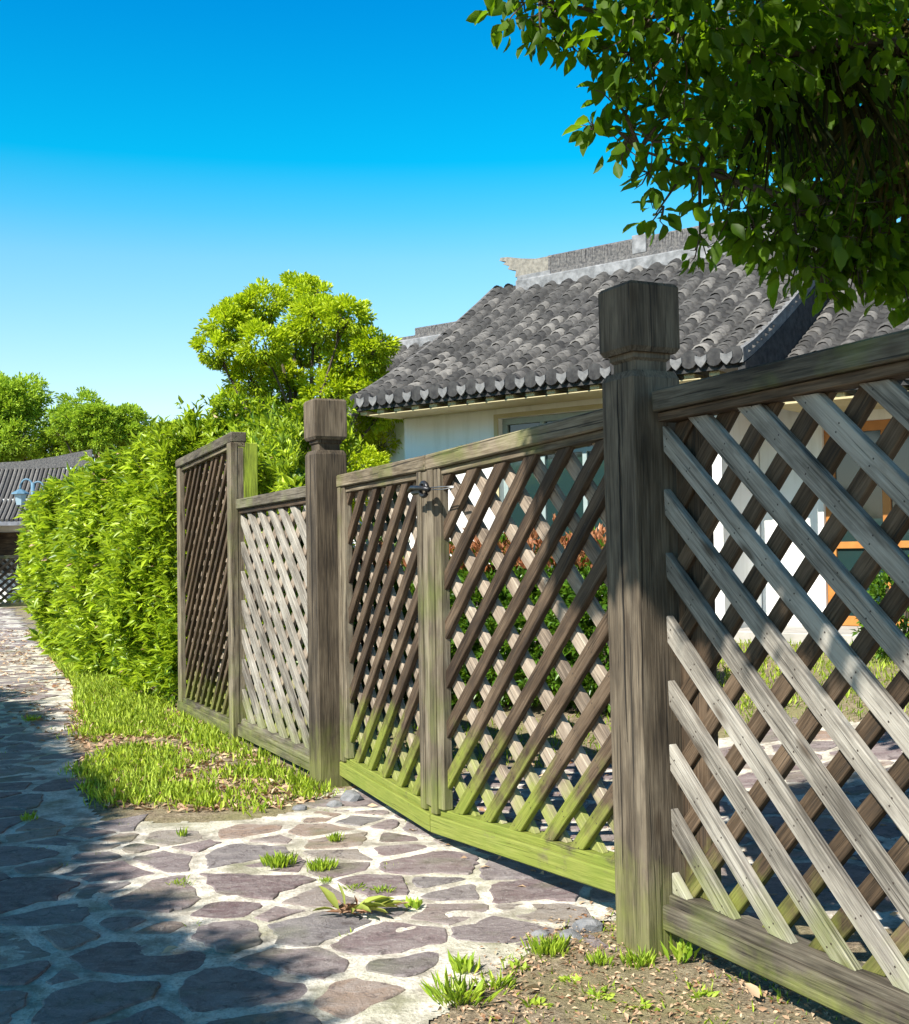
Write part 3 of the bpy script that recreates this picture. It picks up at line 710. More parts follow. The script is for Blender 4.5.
# gables
for x in (.32, 4.27):
    v = [(x, .8, zt - .02), (x, 5.1, zt - .02), (x, RUN, Z0 + RISE - .12), (x + .22, .8, zt - .02), (x + .22, 5.1, zt - .02), (x + .22, RUN, Z0 + RISE - .12)]
    mb.add(v, [(0, 2, 1), (3, 4, 5), (0, 3, 5, 2), (2, 5, 4, 1)])
mb.build('wall', M['wall'], house)
mb = MB(); mb.box(.28, 4.53, .575, .8, zb - .3, zb + .18, 'x', .006); mb.build('plinth', M['plinth'], house)
mb = MB(); mb.box(.25, 4.55, .05, .599, Z0 - .0915 - .06, Z0 - .0925 - .05, 'x', 0); mb.build('soffit', M['cream'], house)
def window(root, x0, x1, y, z0, z1, mat, panes, depth=.07, bw=.07, name='window', trans=None):
    mb = MB(); e = .0015
    mb.box(x0, x1, y, y + depth, z1 - bw, z1, 'x', .004); mb.box(x0, x1, y, y + depth, z0, z0 + bw, 'x', .004)
    mb.box(x0, x0 + bw, y + e, y + depth - e, z0 + bw, z1 - bw, 'z', .004); mb.box(x1 - bw, x1, y + e, y + depth - e, z0 + bw, z1 - bw, 'z', .004)
    for p_ in panes: mb.box(p_ - bw * .4, p_ + bw * .4, y + e, y + depth - e, z0 + bw, z1 - bw, 'z', .004)
    if trans: mb.box(x0 + bw, x1 - bw, y + .004, y + depth - .004, trans - bw * .35, trans + bw * .35, 'x', .003)
    fr = mb.build(name, mat, root)
    mb = MB(); mb.box(x0 + bw * .5, x1 - bw * .5, y + depth * .5, y + depth * .5 + .012, z0 + bw * .5, z1 - bw * .5, 'x', 0); mb.build('pane', M['glass'], fr); return fr
window(house, wx0 + .002, wx1 - .002, .67, wz0 + .002, wz1 - .002, M['frame_grey'], (wx0 + .55, wx0 + 1.1, wx0 + 1.65), trans=wz1 - .42)
mb = MB(); mb.box(wx0 - .06, wx1 + .06, .585, .6, wz1, wz1 + .05, 'x', .003); mb.box(wx0 - .06, wx0, .585, .6, wz0, wz1, 'z', .003); mb.box(wx0 - .06, wx1 + .06, .54, .6, wz0 - .05, wz0, 'x', .004); mb.build('window_trim', M['cream'], house)
# right wing: lower, recessed
wing = empty('house_wing', M=HM(E0 + ED * 5.06 + IN * .4, 0)); tag(wing, 'recessed right wing of the house with orange wooden door frames, behind the foreground lattice', 'house')
W0 = 2.86; tiled_roof(wing, 0, 5.2, W0, 2.6, 1.66, detail=True)
ridge(wing, 0.0, 5.2, 2.605, W0 + 1.69, .2, ends=False)
wy = 1.1; zt2 = W0 + .12
dx0, dx1, dz1 = .12, 2.7, 2.6
mb = MB(); wallbox(mb, -.56, dx0, wy, wy + .2, zb - .3, zt2 + .2); wallbox(mb, dx1, 5.0, wy, wy + .2, zb - .3, zt2 + .2); wallbox(mb, dx0 + .0005, dx1 - .0005, wy, wy + .2, dz1, zt2 + .2)
wallbox(mb, 4.8, 5.0, wy + .2005, 4.3, zb - .3, zt2); wallbox(mb, -.3, 4.7995, 4.1, 4.3, zb - .3, zt2); mb.build('wall', M['wall'], wing)
mb = MB(); mb.box(-.5, 5.2, .0, wy + .05, zb - .3, zb + .13, 'x', .01); mb.build('door_step', M['plinth'], wing)
mb = MB(); mb.box(0, 5.2, .02, wy - .001, W0 - .16, W0 - .14, 'x', 0); mb.build('soffit', M['cream'], wing)
dw = window(wing, dx0 + .002, dx1 - .002, wy + .05, zb + .131, dz1 - .002, M['orange_wood'], (dx0 + .62, dx0 + 1.24, dx0 + 1.86), bw=.1, name='glazed_door', trans=dz1 - .0 - 1.25)

# rear building (roof peeping out left of the main roof)
rr = Vector(at(397, 335, 20)); rear = empty('rear_building', M=HM(rr - IN * 2.4, 0)); tag(rear, 'small tiled roof with dark ridge peeping out behind the left slope of the white house', 'house')
RZ = rr.z - 1.62
tiled_roof(rear, 0, 5., RZ, 2.4, 1.4, detail=False); ridge(rear, 0, 5., 2.405, RZ + 1.42, .16, ends=False)
mb = MB(); mb.box(.25, 4.8, .5, 4.3, 0, RZ + .1, 'x', 0); mb.build('wall', M['wall'], rear)
mb = MB(); mb.box(1.0, 1.9, .47, .53, 1.4, 2.4, 'x', .005); wf = mb.build('window', M['frame_grey'], rear)
mb = MB(); mb.box(1.07, 1.83, .462, .4685, 1.47, 2.33, 'x', 0); mb.build('pane', M['glass'], wf)

# far left house
A0 = at(84, 466, 37); fh = empty('far_house', (A0.x, 37, 0)); tag(fh, 'distant dark grey tiled roof house at the left edge above the hedge', 'house')
fh.rotation_euler.z = R(10)
er = A0.z - .1
def slope_roof(root, x0, x1, er, run, rise):
    mb = MB(); n = 8; v = []; f = []
    for i in range(n + 1):
        d = run * i / n; z = er - rise + prof(d, rise, run); xx = x1 + 0.25 * (1 - i / n) 
        v += [(x0, -run + d, z), (xx, -run + d, z), (x0, -run + d, z - .12), (xx, -run + d, z - .12)]
        if i: b_ = 4 * (i - 1); f += [(b_, b_ + 1, b_ + 5, b_ + 4), (b_ + 2, b_ + 6, b_ + 7, b_ + 3), (b_ + 1, b_ + 3, b_ + 7, b_ + 5), (b_, b_ + 4, b_ + 6, b_ + 2)]
    f += [(0, 2, 3, 1)]
    i0 = len(v)
    v += [(x0, 0, er), (x1, 0, er), (x0, run, er - rise), (x1 + .25, run, er - rise)]; f += [(i0, i0 + 1, i0 + 3, i0 + 2)]
    mb.add(v, f); mb.build('roof', M['far_roof'], root)
    mb = MB(); x = x0
    while x < x1 + .1:
        pts = [(x + 0, -run + run * i / 6 - .02, er - rise + prof(run * i / 6, rise, run) + .03) for i in range(7)]
        tube(mb, pts, .05, 6, tint=random.uniform(.6, .95)); x += .13
    mb.build('roof_tiles', M['tile'], root)
slope_roof(fh, -8, 0, er, 2.9, 1.7)
mb = MB(); n = 9; v = []; f = []
for i in range(n + 1):
    x = -8 + 8.0 * i / n + (.25 if i == n else 0); up = .42 * max(0, (i - 6) / 3) ** 2; w = .1
    v += [(x, -w, er - .02 + up * .3), (x, w, er - .02 + up * .3), (x, w, er + .2 + up), (x, -w, er + .2 + up)]
    if i:
        b_ = 4 * (i - 1)
        for k in range(4): f.append((b_ + k, b_ + (k + 1) % 4, b_ + 4 + (k + 1) % 4, b_ + 4 + k))
f += [(0, 1, 2, 3), (4 * n, 4 * n + 3, 4 * n + 2, 4 * n + 1)]
mb.add(v, f); mb.build('ridge', M['ridge_tile'], fh)
mb = MB(); mb.box(-7.6, -.5, -1.7, 1.9, 0, er - 1.0, 'x', 0); mb.build('wall', M['wall'], fh)
mb = MB()
for x in (-7.4, -5.6, -3.8, -2.4, -1.0): mb.box(x, x + .22, -2.25, -2.03, 0, er - 1.42, 'z', .01)
mb.box(-7.8, -.3, -2.3, -2.0, er - 1.62, er - 1.42, 'x', .01); mb.build('porch_frame', M['brown'], fh)
mb = MB(); mb.box(-3.3, -1.4, -1.76, -1.701, .9, 2.1, 'x', .01); wf = mb.build('window', M['brown'], fh)

# far lattice fence at left edge
fa = gnd(-40, 607, .1); fb = gnd(30, 604, .1); fb = fa + (fb - fa).normalized() * (fb - fa).length
Lf = (fb - fa).xy.length
ff = empty('far_lattice_fence', M=Matrix.Translation((fa.x, fa.y, .05)) @ Matrix.Rotation(math.atan2(fb.y - fa.y, fb.x - fa.x), 4, 'Z')); tag(ff, 'distant lattice fence at the left edge where the path ends', 'fence')
mb = MB(); mb.box(0, Lf, -.04, .04, 1.28, 1.36, 'x', .01); mb.build('top_rail', M['rail'], ff)
mb = MB(); mb.box(0, Lf, -.04, .04, 0, .1, 'x', .01); mb.build('bottom_rail', M['rail'], ff)
s_ = slats(0, Lf, .1, 1.28, -.03, .025, 1, w=.07, sp=.21); s_.build('lattice', M['brown'], ff)
s_ = slats(0, Lf, .1, 1.28, .0, .025, -1, w=.07, sp=.21); s_.build('lattice', M['silver'], ff)
for t in (0, .5, 1):
    mb = MB(); mb.box(Lf * t - .07, Lf * t + .07, -.07, .07, 0, 1.5 if t < .7 else 2.0, 'z', .01); mb.build('fence_post', M['silver'], ff)

# street lamp with blue lantern
lp = at(33, 560, 26.5); la = empty('street_lamp', (lp.x, lp.y, terr(lp.x, lp.y))); tag(la, 'blue lantern lamp on a curved scroll arm in front of the far tiled roof', 'lamp')
zt_ = at(33, 478, 26.5).z
mb = MB(); tube(mb, [(0, 0, 0), (0, 0, zt_ - .1)], .045, 8); mb.build('lamp_pole', M['blue_metal'], la, True)
mb = MB(); tube(mb, [(0, 0, zt_ - .35)] + [(-.14 + .14 * math.cos(t), 0, zt_ - .2 + .18 * math.sin(t)) for t in np.linspace(0, math.pi, 9)] + [(-.28, 0, zt_ - .25)], .022, 6)
tube(mb, [(.0, 0, zt_ - .35)] + [(.12 - .12 * math.cos(t), 0, zt_ - .2 + .12 * math.sin(t)) for t in np.linspace(0, math.pi * 1.3, 9)], .02, 6); mb.build('lamp_arm', M['blue_metal'], la, True)
mb = MB()
v = []; 
for (z, r) in ((zt_ - .6, .09), (zt_ - .36, .14)):
    v += [(-.28 + r * math.cos(t), r * math.sin(t), z) for t in np.linspace(0, 2 * math.pi, 7)[:-1]]
mb.add(v, [tuple(range(6))[::-1], tuple(range(6, 12))] + [(i, (i + 1) % 6, 6 + (i + 1) % 6, 6 + i) for i in range(6)]); mb.build('lantern_glass', M['lampglass'], la)
mb = MB(); v = []
for (z, r) in ((zt_ - .358, .21), (zt_ - .33, .2), (zt_ - .24, .03)):
    v += [(-.28 + r * math.cos(t), r * math.sin(t), z) for t in np.linspace(0, 2 * math.pi, 9)[:-1]]
mb.add(v, [tuple(range(8))[::-1], tuple(range(16, 24))] + [(8 * k + i, 8 * k + (i + 1) % 8, 8 * k + 8 + (i + 1) % 8, 8 * k + 8 + i) for k in range(2) for i in range(8)]); mb.build('lantern_hood', M['blue_metal'], la)

# ------------------------------------------------------------------ hedge
def unit(v): return v / (np.linalg.norm(v, axis=-1, keepdims=True) + 1e-9)
def hedge():
    root = empty('hedge', tuple(fl(uE + .3, .6))); tag(root, 'tall bright green leafy hedge running from the fence end along the path', 'hedge')
    rinv = root.location
    F3 = np.array(FD); B3 = np.array(BD); P3 = np.array(P0)
    P = []; Nn = []; SZ = []
    Lh = 8.7
    def hf(u):   # height profile
        return np.where(u < 0, 1.98 + .32 * np.clip(1 + u / 1.6, 0, 1), 2.3 - .02 * u + .06 * np.sin(u * 1.3))
    # (count, sampler)
    def push(u, q, z, n, size): P.append(np.stack([u, q, z], 1)); Nn.append(n); SZ.append(size)
    def urand(n): return Lh * (RNG.random(n) ** 2.1)
    n = 13500; u = urand(n); z = RNG.random(n) ** .85 * hf(u); z = np.where((u < 3) & (z < .55), z + .5 * (1 - u / 3) * RNG.random(n), z)
    bul = .20 * np.sin(u * 2.1 + z * 1.3) * .5 + .2 * np.sin(np.clip(z / 2.7, 0, 1) * math.pi) + .1 * np.sin(u * 5.7 + z * 4)
    q = .1 - bul - .02 + RNG.normal(size=n) * .1; q += np.where(u < .6, .35 * (1 - u / .6), 0) 
    push(u, q, z, np.tile([.05, -1, .45], (n, 1)), 1 + u / Lh * 1.3)
    n = 5500; u = urand(n) - 0.0; q = RNG.random(n) * 1.7 - .1; z = hf(u) + .1 * np.sin(u * 3 + q * 4) + RNG.normal(size=n) * .07 - .25 * (q < .15) * RNG.random(n)
    push(u, q, z, np.tile([0, -.3, 1], (n, 1)), 1 + u / Lh * 1.3)
    n = 2600; u = .05 + RNG.normal(size=n) * .09; q = RNG.random(n) * 1.7 - .05; z = RNG.random(n) * 2.7; u = u + .12 * np.sin(z * 4 + q * 5)
    push(u, q, z, np.tile([-1, -.3, .3], (n, 1)), np.ones(n))
    # part behind the fence
    n = 3200; u = -2.75 + RNG.random(n) * 2.9; q = .45 + .15 * np.sin(u * 4) + RNG.normal(size=n) * .1; z = RNG.random(n) * hf(u)
    push(u, q, z, np.tile([0, -1, .5], (n, 1)), np.ones(n))
    n = 2600; u = -2.85 + RNG.random(n) * 3; q = .4 + RNG.random(n) * 1.3; z = hf(u) + RNG.normal(size=n) * .1
    push(u, q, z, np.tile([0, -.3, 1], (n, 1)), np.ones(n))
    n = 1200; u = -2.8 + RNG.normal(size=n) * .1; q = .4 + RNG.random(n) * 1.3; z = RNG.random(n) * 2.3
    push(u, q, z, np.tile([-1, -.3, .4], (n, 1)), np.ones(n))
    UQZ = np.concatenate(P); NN = np.concatenate(Nn); SZ = np.concatenate(SZ)
    keep = (UQZ[:, 0] > 0) | (UQZ[:, 0] > -1.95 + (UQZ[:, 1] - .4) * 2.8 + RNG.normal(size=len(UQZ)) * .08); UQZ = UQZ[keep]; NN = NN[keep]; SZ = SZ[keep]
    keep = ~((UQZ[:, 0] < .12) & (UQZ[:, 1] < .3)); UQZ = UQZ[keep]; NN = NN[keep]; SZ = SZ[keep]
    W3 = P3 + (UQZ[:, :1] + uE) * F3 + UQZ[:, 1:2] * B3; W3[:, 2] = UQZ[:, 2] + .05
    Nw = NN[:, :1] * F3 + NN[:, 1:2] * B3; Nw[:, 2] += NN[:, 2]
    ax = unit(Nw + RNG.normal(size=Nw.shape) * .45)
    k = 7; n = len(W3)
    base = np.repeat(W3, k, 0); axr = np.repeat(ax, k, 0); szr = np.repeat(SZ, k)
    rnd = RNG.normal(size=base.shape); side = unit(rnd - (rnd * axr).sum(1, keepdims=True) * axr)
    spread = RNG.uniform(.25, 1.1, size=(len(base), 1)); D = unit(axr + side * spread)
    base = base - axr * (RNG.random((len(base), 1)) * .07)
    L = RNG.uniform(.06, .125, len(base)) * szr ** .8; Wd = L * RNG.uniform(.24, .34, len(base))
    t = np.clip(np.repeat(RNG.normal(.55, .28, n), k) + RNG.normal(size=len(base)) * .12, 0, 1)
    leaves('leaves', base - np.array(rinv), D, L, Wd, t, M['hedge'], 'lance', root, up=.6)
    # a few dead leaves and bare twigs
    k = RNG.integers(0, len(base), 900); kk = base[k] + axr[k] * .03
    leaves('dead_leaves', kk - np.array(rinv), D[k] + np.array([0, 0, -.5]), L[k] * .8, Wd[k], RNG.random(900), M['dryleaf'], 'lance', root, up=.9)
    mb = MB()
    for i in RNG.integers(0, len(W3), 260):
        p = Vector(W3[i]) - rinv; a_ = Vector(ax[i]); tube(mb, [p - a_ * .3, p - a_ * .1 + Vector((0, 0, .01)), p + a_ * .07], [.004, .003, .0015], 4)
    mb.build('twigs', M['bark'], root)
    # inner fill
    n = 26000; u = -1.8 + RNG.random(n) * (Lh + 1.6); q = np.where(u < 0, .45 + RNG.random(n) * np.clip(.2 + (u + 1.8) * .5, .1, 1), .15 + RNG.random(n) * 1.2); z = RNG.random(n) * (hf(u) - .1)
    W3 = P3 + (u[:, None] + uE) * F3 + q[:, None] * B3; W3[:, 2] = z + .03
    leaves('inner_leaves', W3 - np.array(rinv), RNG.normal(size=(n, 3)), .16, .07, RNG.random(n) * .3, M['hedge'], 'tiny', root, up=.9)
    mb = MB()
    for i in range(70):
        u0 = random.uniform(.1, Lh - .3); q0 = random.uniform(.5, 1.2); u0 += uE; p = fl(u0, q0) - rinv
        for j in range(3):
            e = fl(u0 + random.uniform(-.5, .5), q0 + random.uniform(-.5, .5), random.uniform(1.2, 2.2)) - rinv; m_ = p.lerp(e, .5) + Vector((random.uniform(-.1, .1), random.uniform(-.1, .1), 0))
            tube(mb, [p, m_, e], [.022, .015, .006], 5)
    mb.build('stems', M['bark'], root)
hedge()

# ------------------------------------------------------------------ trees
def blob_pts(n, c, r, shell=.55):
    d = unit(RNG.normal(size=(n, 3))); rad = (shell + (1 - shell) * RNG.random(n) ** .6)[:, None]
    return np.array(c) + d * rad * np.array(r), d
def tree(name, label, base, trunk_h, clumps, mat, leaf, per, group=None, tr=.12, kind='tiny', wl=.5, tipmix=.5):
    """clumps [(x,y,z,r)] world coords"""
    base = Vector(base); root = empty(name, tuple(base)); tag(root, label, 'tree', group)
    mb = MB(); fork = base + Vector((random.uniform(-.1, .1), 0, trunk_h)); B3 = np.array(base)
    tube(mb, [base - Vector((0, 0, .1)) - base, base.lerp(fork, .4) + Vector((.04, 0, 0)) - base, fork - base], [tr * 1.25, tr, tr * .8], 10); mb.build('trunk', M['bark'], root, True)
    mb = MB()
    for (x, y, z, r) in clumps:
        e = Vector((x, y, z)); m_ = fork.lerp(e, .5) + Vector((random.uniform(-.2, .2), random.uniform(-.2, .2), random.uniform(-.1, .3))) * min(1, (e - fork).length * .3)
        tube(mb, [fork - base, m_ - base, e - base], [tr * .5, tr * .28, tr * .1], 6)
        for k in range(4):
            d = Vector((random.gauss(0, 1), random.gauss(0, 1), random.gauss(.2, .8))).normalized() * r * .85
            tube(mb, [m_.lerp(e, .7) - base, e + d * .6 - base, e + d - base], [tr * .13, tr * .08, .004], 4)
    mb.build('branches', M['bark'], root)
    Pp = []; Dd = []; T = []
    for (x, y, z, r) in clumps:
        n = int(per * r * r * 4)
        # sub-tufts
        nt_ = max(6, int(n / 45)); tc_, td = blob_pts(nt_, (x, y, z), (r, r, r * .8), .5)
        td[:, 2] += .2
        for i in range(nt_):
            m_ = n // nt_; p, d = blob_pts(m_, tc_[i], (r * .27, r * .27, r * .2), .1)
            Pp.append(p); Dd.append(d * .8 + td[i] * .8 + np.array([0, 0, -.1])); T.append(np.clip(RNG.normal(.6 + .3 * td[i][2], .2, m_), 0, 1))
    P_ = np.concatenate(Pp) - B3; D_ = np.concatenate(Dd) + RNG.normal(size=P_.shape) * .3; T = np.concatenate(T)
    L = RNG.uniform(.75, 1.2, len(P_)) * leaf
    leaves('crown', P_, D_, L, L * wl, T, mat, kind, root, up=.8)
    return root

# middle tree
Yt = 17.0
cl = []
for (px, py, r) in ((225, 325, 26), (215, 350, 22), (262, 305, 28), (300, 292, 24), (318, 322, 34), (345, 318, 28), (372, 348, 26), (352, 362, 32), (300, 345, 30), (262, 345, 30), (250, 378, 26), (282, 385, 30),
                    (330, 395, 34), (372, 385, 24), (384, 412, 22), (300, 425, 30), (262, 420, 26), (345, 430, 34), (388, 440, 22), (232, 398, 18), (315, 300, 22), (238, 312, 20), (360, 470, 34), (300, 465, 36), (330, 500, 40)):
    yy = Yt + random.uniform(-.7, .7); p = at(px, py, yy); cl.append((p.x, yy, p.z, .88 * r * yy / F))
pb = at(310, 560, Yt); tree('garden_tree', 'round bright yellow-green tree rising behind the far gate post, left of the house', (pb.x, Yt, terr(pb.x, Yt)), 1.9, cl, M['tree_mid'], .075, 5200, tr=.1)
# far left trees
def far_tree(px, py_top, Y, wpx, label, seed, base_drop=0):
    random.seed(seed); cl = []; c = at(px, py_top, Y); s = Y / F; Rr = wpx * s / 2; zc = c.z - Rr * .75
    for k in range(26):
        d = Vector((random.gauss(0, 1), random.gauss(0, 1), random.gauss(.25, .8))).normalized() * random.uniform(.45, .85)
        cl.append((c.x + d.x * Rr, Y + d.y * Rr, max(1.6, zc + d.z * Rr * .75), Rr * random.uniform(.26, .36)))
    tree('broadleaf_tree', label, (c.x, Y, .3), max(1.2, zc * .5), cl, M['tree_far'], .17, 700 / max(.3, Rr * .1) * .3, 'green trees behind the far house and hedge', tr=.22)
far_tree(35, 372, 52, 160, 'large round green tree standing behind the far left tiled roof', 3)
far_tree(100, 398, 50, 90, 'smaller green tree right of the large round one, above the hedge', 5)
far_tree(-75, 380, 55, 150, 'green tree cut by the left edge of the picture behind the far house', 6)
far_tree(160, 428, 58, 90, 'low green tree far behind the hedge top', 9)
random.seed(21)

# overhanging tree at upper right
tb = Vector((3.7, 4.9, terr(3.7, 4.9)))
vis = []   # (px, py, Y, radius m)
for (px, py, Y, r) in ((520, 4, 4.6, .16), (592, 128, 4.7, .05), (655, 215, 4.9, .07), (610, 95, 4.6, .07), (700, 250, 5.0, .08), (540, 34, 4.6, .07), (828, 290, 5.0, .08), (575, 52, 4.6, .06), (650, 178, 4.8, .09), (560, 12, 4.6, .18), (600, -5, 4.5, .26), (545, -20, 4.6, .25), (640, 35, 4.5, .24), (655, 75, 4.6, .2), (628, 60, 4.6, .12), (690, 30, 4.5, .32), (680, 110, 4.7, .24), (655, 140, 4.7, .16), (622, 145, 4.7, .09),
                       (705, 155, 4.8, .2), (720, 90, 4.7, .3), (745, 190, 4.8, .28), (725, 205, 4.9, .14), (770, 130, 5.0, .3), (760, 40, 4.6, .36), (800, 215, 4.9, .3), (775, 236, 4.9, .18), (850, 230, 5.0, .3), (830, 256, 5.0, .18),
                       (890, 240, 5.0, .27), (800, 268, 4.95, .14), (880, 272, 5.0, .14), (905, 200, 5.0, .36), (840, 170, 5.2, .36), (830, 80, 4.9, .4), (900, 100, 5.2, .42), (880, 20, 4.8, .42), (820, 10, 4.7, .36), (940, 270, 5.1, .3), (960, 180, 5.2, .4),
                       (700, -30, 4.4, .4), (780, -50, 4.5, .45), (640, -50, 4.4, .35), (860, -60, 4.6, .5), (730, 140, 5.3, .3), (860, 130, 5.6, .5), (790, 80, 5.5, .4), (900, 40, 5.6, .5), (760, 0, 5.4, .4), (835, 215, 5.5, .3), (745, 232, 5.0, .1), (850, 276, 5.0, .12), (905, 284, 5.0, .14), (870, 262, 5.1, .2), (815, 250, 5.1, .22), (760, 225, 5.1, .22), (930, 230, 5.3, .4), (880, 170, 5.9, .5), (820, 130, 5.9, .5), (900, 90, 6, .6), (780, 60, 5.9, .5)):
    p = at(px, py, Y); vis.append((p.x, Y, p.z, r))
root = empty('overhanging_tree', tuple(tb)); tag(root, 'broadleaved tree hanging its dark green boughs in from the upper right corner', 'tree')
shade = []     # crown above and in front, out of the picture
def recv(p, t, r): q = Vector(p) + SUN * t; shade.append((q.x, q.y, q.z, r))
def safe(q):
    x, y = proj(q) if q[1] > .2 else (9999, 9999); return not (-60 < x < 480 + 0 and y > -60)
HI = []
for i in range(1300):
    # receivers: fence upper part (post cap region and right), ground behind the near panel
    if i % 2 == 0:
        u = random.uniform(-2.4, .7); z = random.uniform(1.46 - .1 * max(0, -u), 2.6); p = fl(u, 0, z); t = random.uniform(3.2, 4.6)
        if u > .45 and random.random() < .5: continue
        r = random.uniform(.13, .25)
    else:
        u = random.uniform(-4.5, .9); q = random.uniform(1.3, 5.6); p = fl(u, q, .2)
        if (q < 1.6 + .5 * max(0, u)) : continue
        t = random.uniform(8.2, 10.5); r = random.uniform(.35, .6)
    c = p + SUN * t
    x, y = proj(c) if c.y > .3 else (0, -999)
    if y > -50 - F * r / max(c.y, .3): continue
    HI.append((c.x, c.y, c.z, r))
print('HI', len(HI))
fork = tb + Vector((-.2, -.2, 2.2)); mb = MB()
tube(mb, [Vector((0, 0, -.1)), Vector((.05, 0, 1.)), fork - tb, Vector((-.6, -.9, 4.4)), Vector((-1.6, -1.9, 6.2))], [.2, .16, .13, .09, .04], 12); mb.build('trunk', M['bark'], root, True)
mb = MB()
hubs = [tb + Vector(v) for v in ((-.2, -.2, 2.2), (-.35, -.5, 3.2), (-.6, -.9, 4.4), (-1.1, -1.4, 5.3), (-1.6, -1.9, 6.2))]
limb = [at(990, 60, 4.9), at(860, 40, 4.9), at(740, 60, 4.75), at(640, 20, 4.6), at(540, 0, 4.6)]
tube(mb, [hubs[0] - tb] + [p - tb for p in limb], [.07, .05, .035, .022, .013, .005], 8)
limb2 = [at(980, 190, 5.1), at(880, 200, 5.1), at(790, 200, 4.9), at(700, 170, 4.8), at(640, 150, 4.7)]
tube(mb, [hubs[0] - tb] + [p - tb for p in limb2], [.06, .04, .03, .02, .012, .004], 8)
for (x, y, z, r) in vis:
    e = Vector((x, y, z)); s_ = min(limb + limb2, key=lambda h: (h - e).length)
    tube(mb, [s_ - tb, s_.lerp(e, .5) + Vector((0, 0, .04)) - tb, e - tb], [.01, .007, .003], 5)
    for k in range(5):
        d = Vector((random.gauss(0, 1), random.gauss(0, 1), random.gauss(-.2, .8))).normalized() * r
        tube(mb, [s_.lerp(e, .8) - tb, e + d * .5 - tb, e + d - tb], [.004, .003, .0015], 4)
for (x, y, z, r) in HI:
    e = Vector((x, y, z)); h = min(hubs, key=lambda h: (h - e).length + abs(h.z - e.z))
    if r > .3 or random.random() < .3: tube(mb, [h - tb, h.lerp(e, .5) + Vector((0, 0, .25)) - tb, e - tb], [.03, .02, .008], 5)
mb.build('branches', M['bark'], root)
def big_leaves(name, clumps, per, L0, root, org, mat, kind, droop=.5):
    Pp = []; Dd = []
    for (x, y, z, r) in clumps:
        n = max(14, int(per * r ** 2.2)); p, d = blob_pts(n, (x, y, z), (r, r, r * .85), .25); Pp.append(p); Dd.append(d * .7 + np.array([0, 0, -droop]) + RNG.normal(size=p.shape) * .45)
    P_ = np.concatenate(Pp); D_ = np.concatenate(Dd); n = len(P_); L = L0 * RNG.uniform(.6, 1.2, n)
    return leaves(name, P_ - np.array(org), D_, L, L * RNG.uniform(.46, .62, n), np.clip(RNG.normal(.45, .28, n), 0, 1), mat, kind, root, up=.9), n
_, n1 = big_leaves('crown', vis, 1850, .09, root, tb, M['canopy'], 'ovate')
_, n2 = big_leaves('upper_crown', HI, 1700, .12, root, tb, M['canopy'], 'tiny'); print('canopy', n1, n2)

# palm fronds among the boughs
pr = Vector((2.6, 5.4, terr(2.6, 5.4))); pr = Vector((3.1, 6.0, terr(3.1, 6.0)))
palm = empty('palm_tree', tuple(pr)); tag(palm, 'dark fan palm with drooping fronds inside the boughs at the right edge', 'palm')
mb = MB(); crown = at(930, 90, 5.6) - pr; tube(mb, [(0, 0, -.1), (.05, 0, 1.2), crown * .96], [.13, .11, .12], 12); mb.build('trunk', M['bark'], palm, True)
for k, (px, py, ln, wd, brown) in enumerate(((780, 110, .75, .45, .05), (830, 90, .8, .5, .05), (885, 130, .9, .6, .25), (905, 60, .7, .5, .3), (860, 40, .6, .5, .1), (895, 190, .5, .4, .75), (760, 120, .5, .25, .0), (930, 150, .8, .6, .6))):
    hub = at(px, py - 40, 4.75 + .05 * k) - pr; Vv = []; Fv = []; Tt = []
    mb = MB(); tube(mb, [crown, crown.lerp(hub, .5) + Vector((0, 0, .12)), hub], [.016, .012, .008], 6); st = mb.build('frond_stalk', M['palm'], palm)
    dirb = Vector((random.uniform(-.5, .0) if px > 880 else random.uniform(-.2, .2), -.15, -1)).normalized()
    for j in range(26):
        a = (j / 25 - .5) * wd * 2.6; d = (dirb + Vector((a, random.uniform(-.25, .25), random.uniform(0, .1)))).normalized(); L = ln * random.uniform(.5, .9); w = .007
        sd = d.cross(Vector((0, 1, .2))).normalized() * w; b0 = len(Vv); mid = hub + d * L * .5; tip = hub + d * L + Vector((0, 0, -.08))
        Vv += [hub - sd * .3, hub + sd * .3, mid + sd, mid - sd, tip]; Fv += [(b0, b0 + 1, b0 + 2), (b0, b0 + 2, b0 + 3), (b0 + 3, b0 + 2, b0 + 4)]
        Tt += [min(1, max(0, random.gauss(brown, .1)))] * 5
    np_mesh('frond', [tuple(v) for v in Vv], Fv, Tt, M['palm'], palm, False)

# shade tree left of / behind the camera (casts the shadow on the path)
cl = []
k = 0
while k < 900:
    # receiver on the path left of the shadow edge
    py0 = random.choice((random.uniform(690, 1250), random.uniform(690, 860))); xe = np.interp(py0, [690, 750, 800, 860, 920, 960, 1000, 1250], [14, 55, 85, 80, 128, 146, 275, 380])
    r = random.uniform(.12, .36) * (1 if k < 500 else 1.3); sc = (py0 - 553) / CAMZ
    px0 = xe - r * .6 * sc - abs(random.gauss(0, .9)) * sc; t = random.uniform(5.5, 8.); c = gnd(px0, py0) + SUN * t
    px, py = proj(c) if c.y > .3 else (0, -999)
    if c.y > .3 and py > -60 - F * r / c.y and px > -60 - F * r / c.y: continue
    if c.x > -1.2 and c.z < 3: continue
    cl.append((c.x, c.y, c.z, r)); k += 1
bt = Vector((-6.2, .6, 0)); sroot = empty('shade_tree', tuple(bt)); tag(sroot, 'large tree left of the path, out of the picture, casting the leafy shadow', 'tree')
mb = MB(); tube(mb, [Vector((0, 0, -.1)), Vector((.1, 0, 1.6)), Vector((.2, .2, 3.2))], [.24, .19, .14], 12); mb.build('trunk', M['bark'], sroot, True)
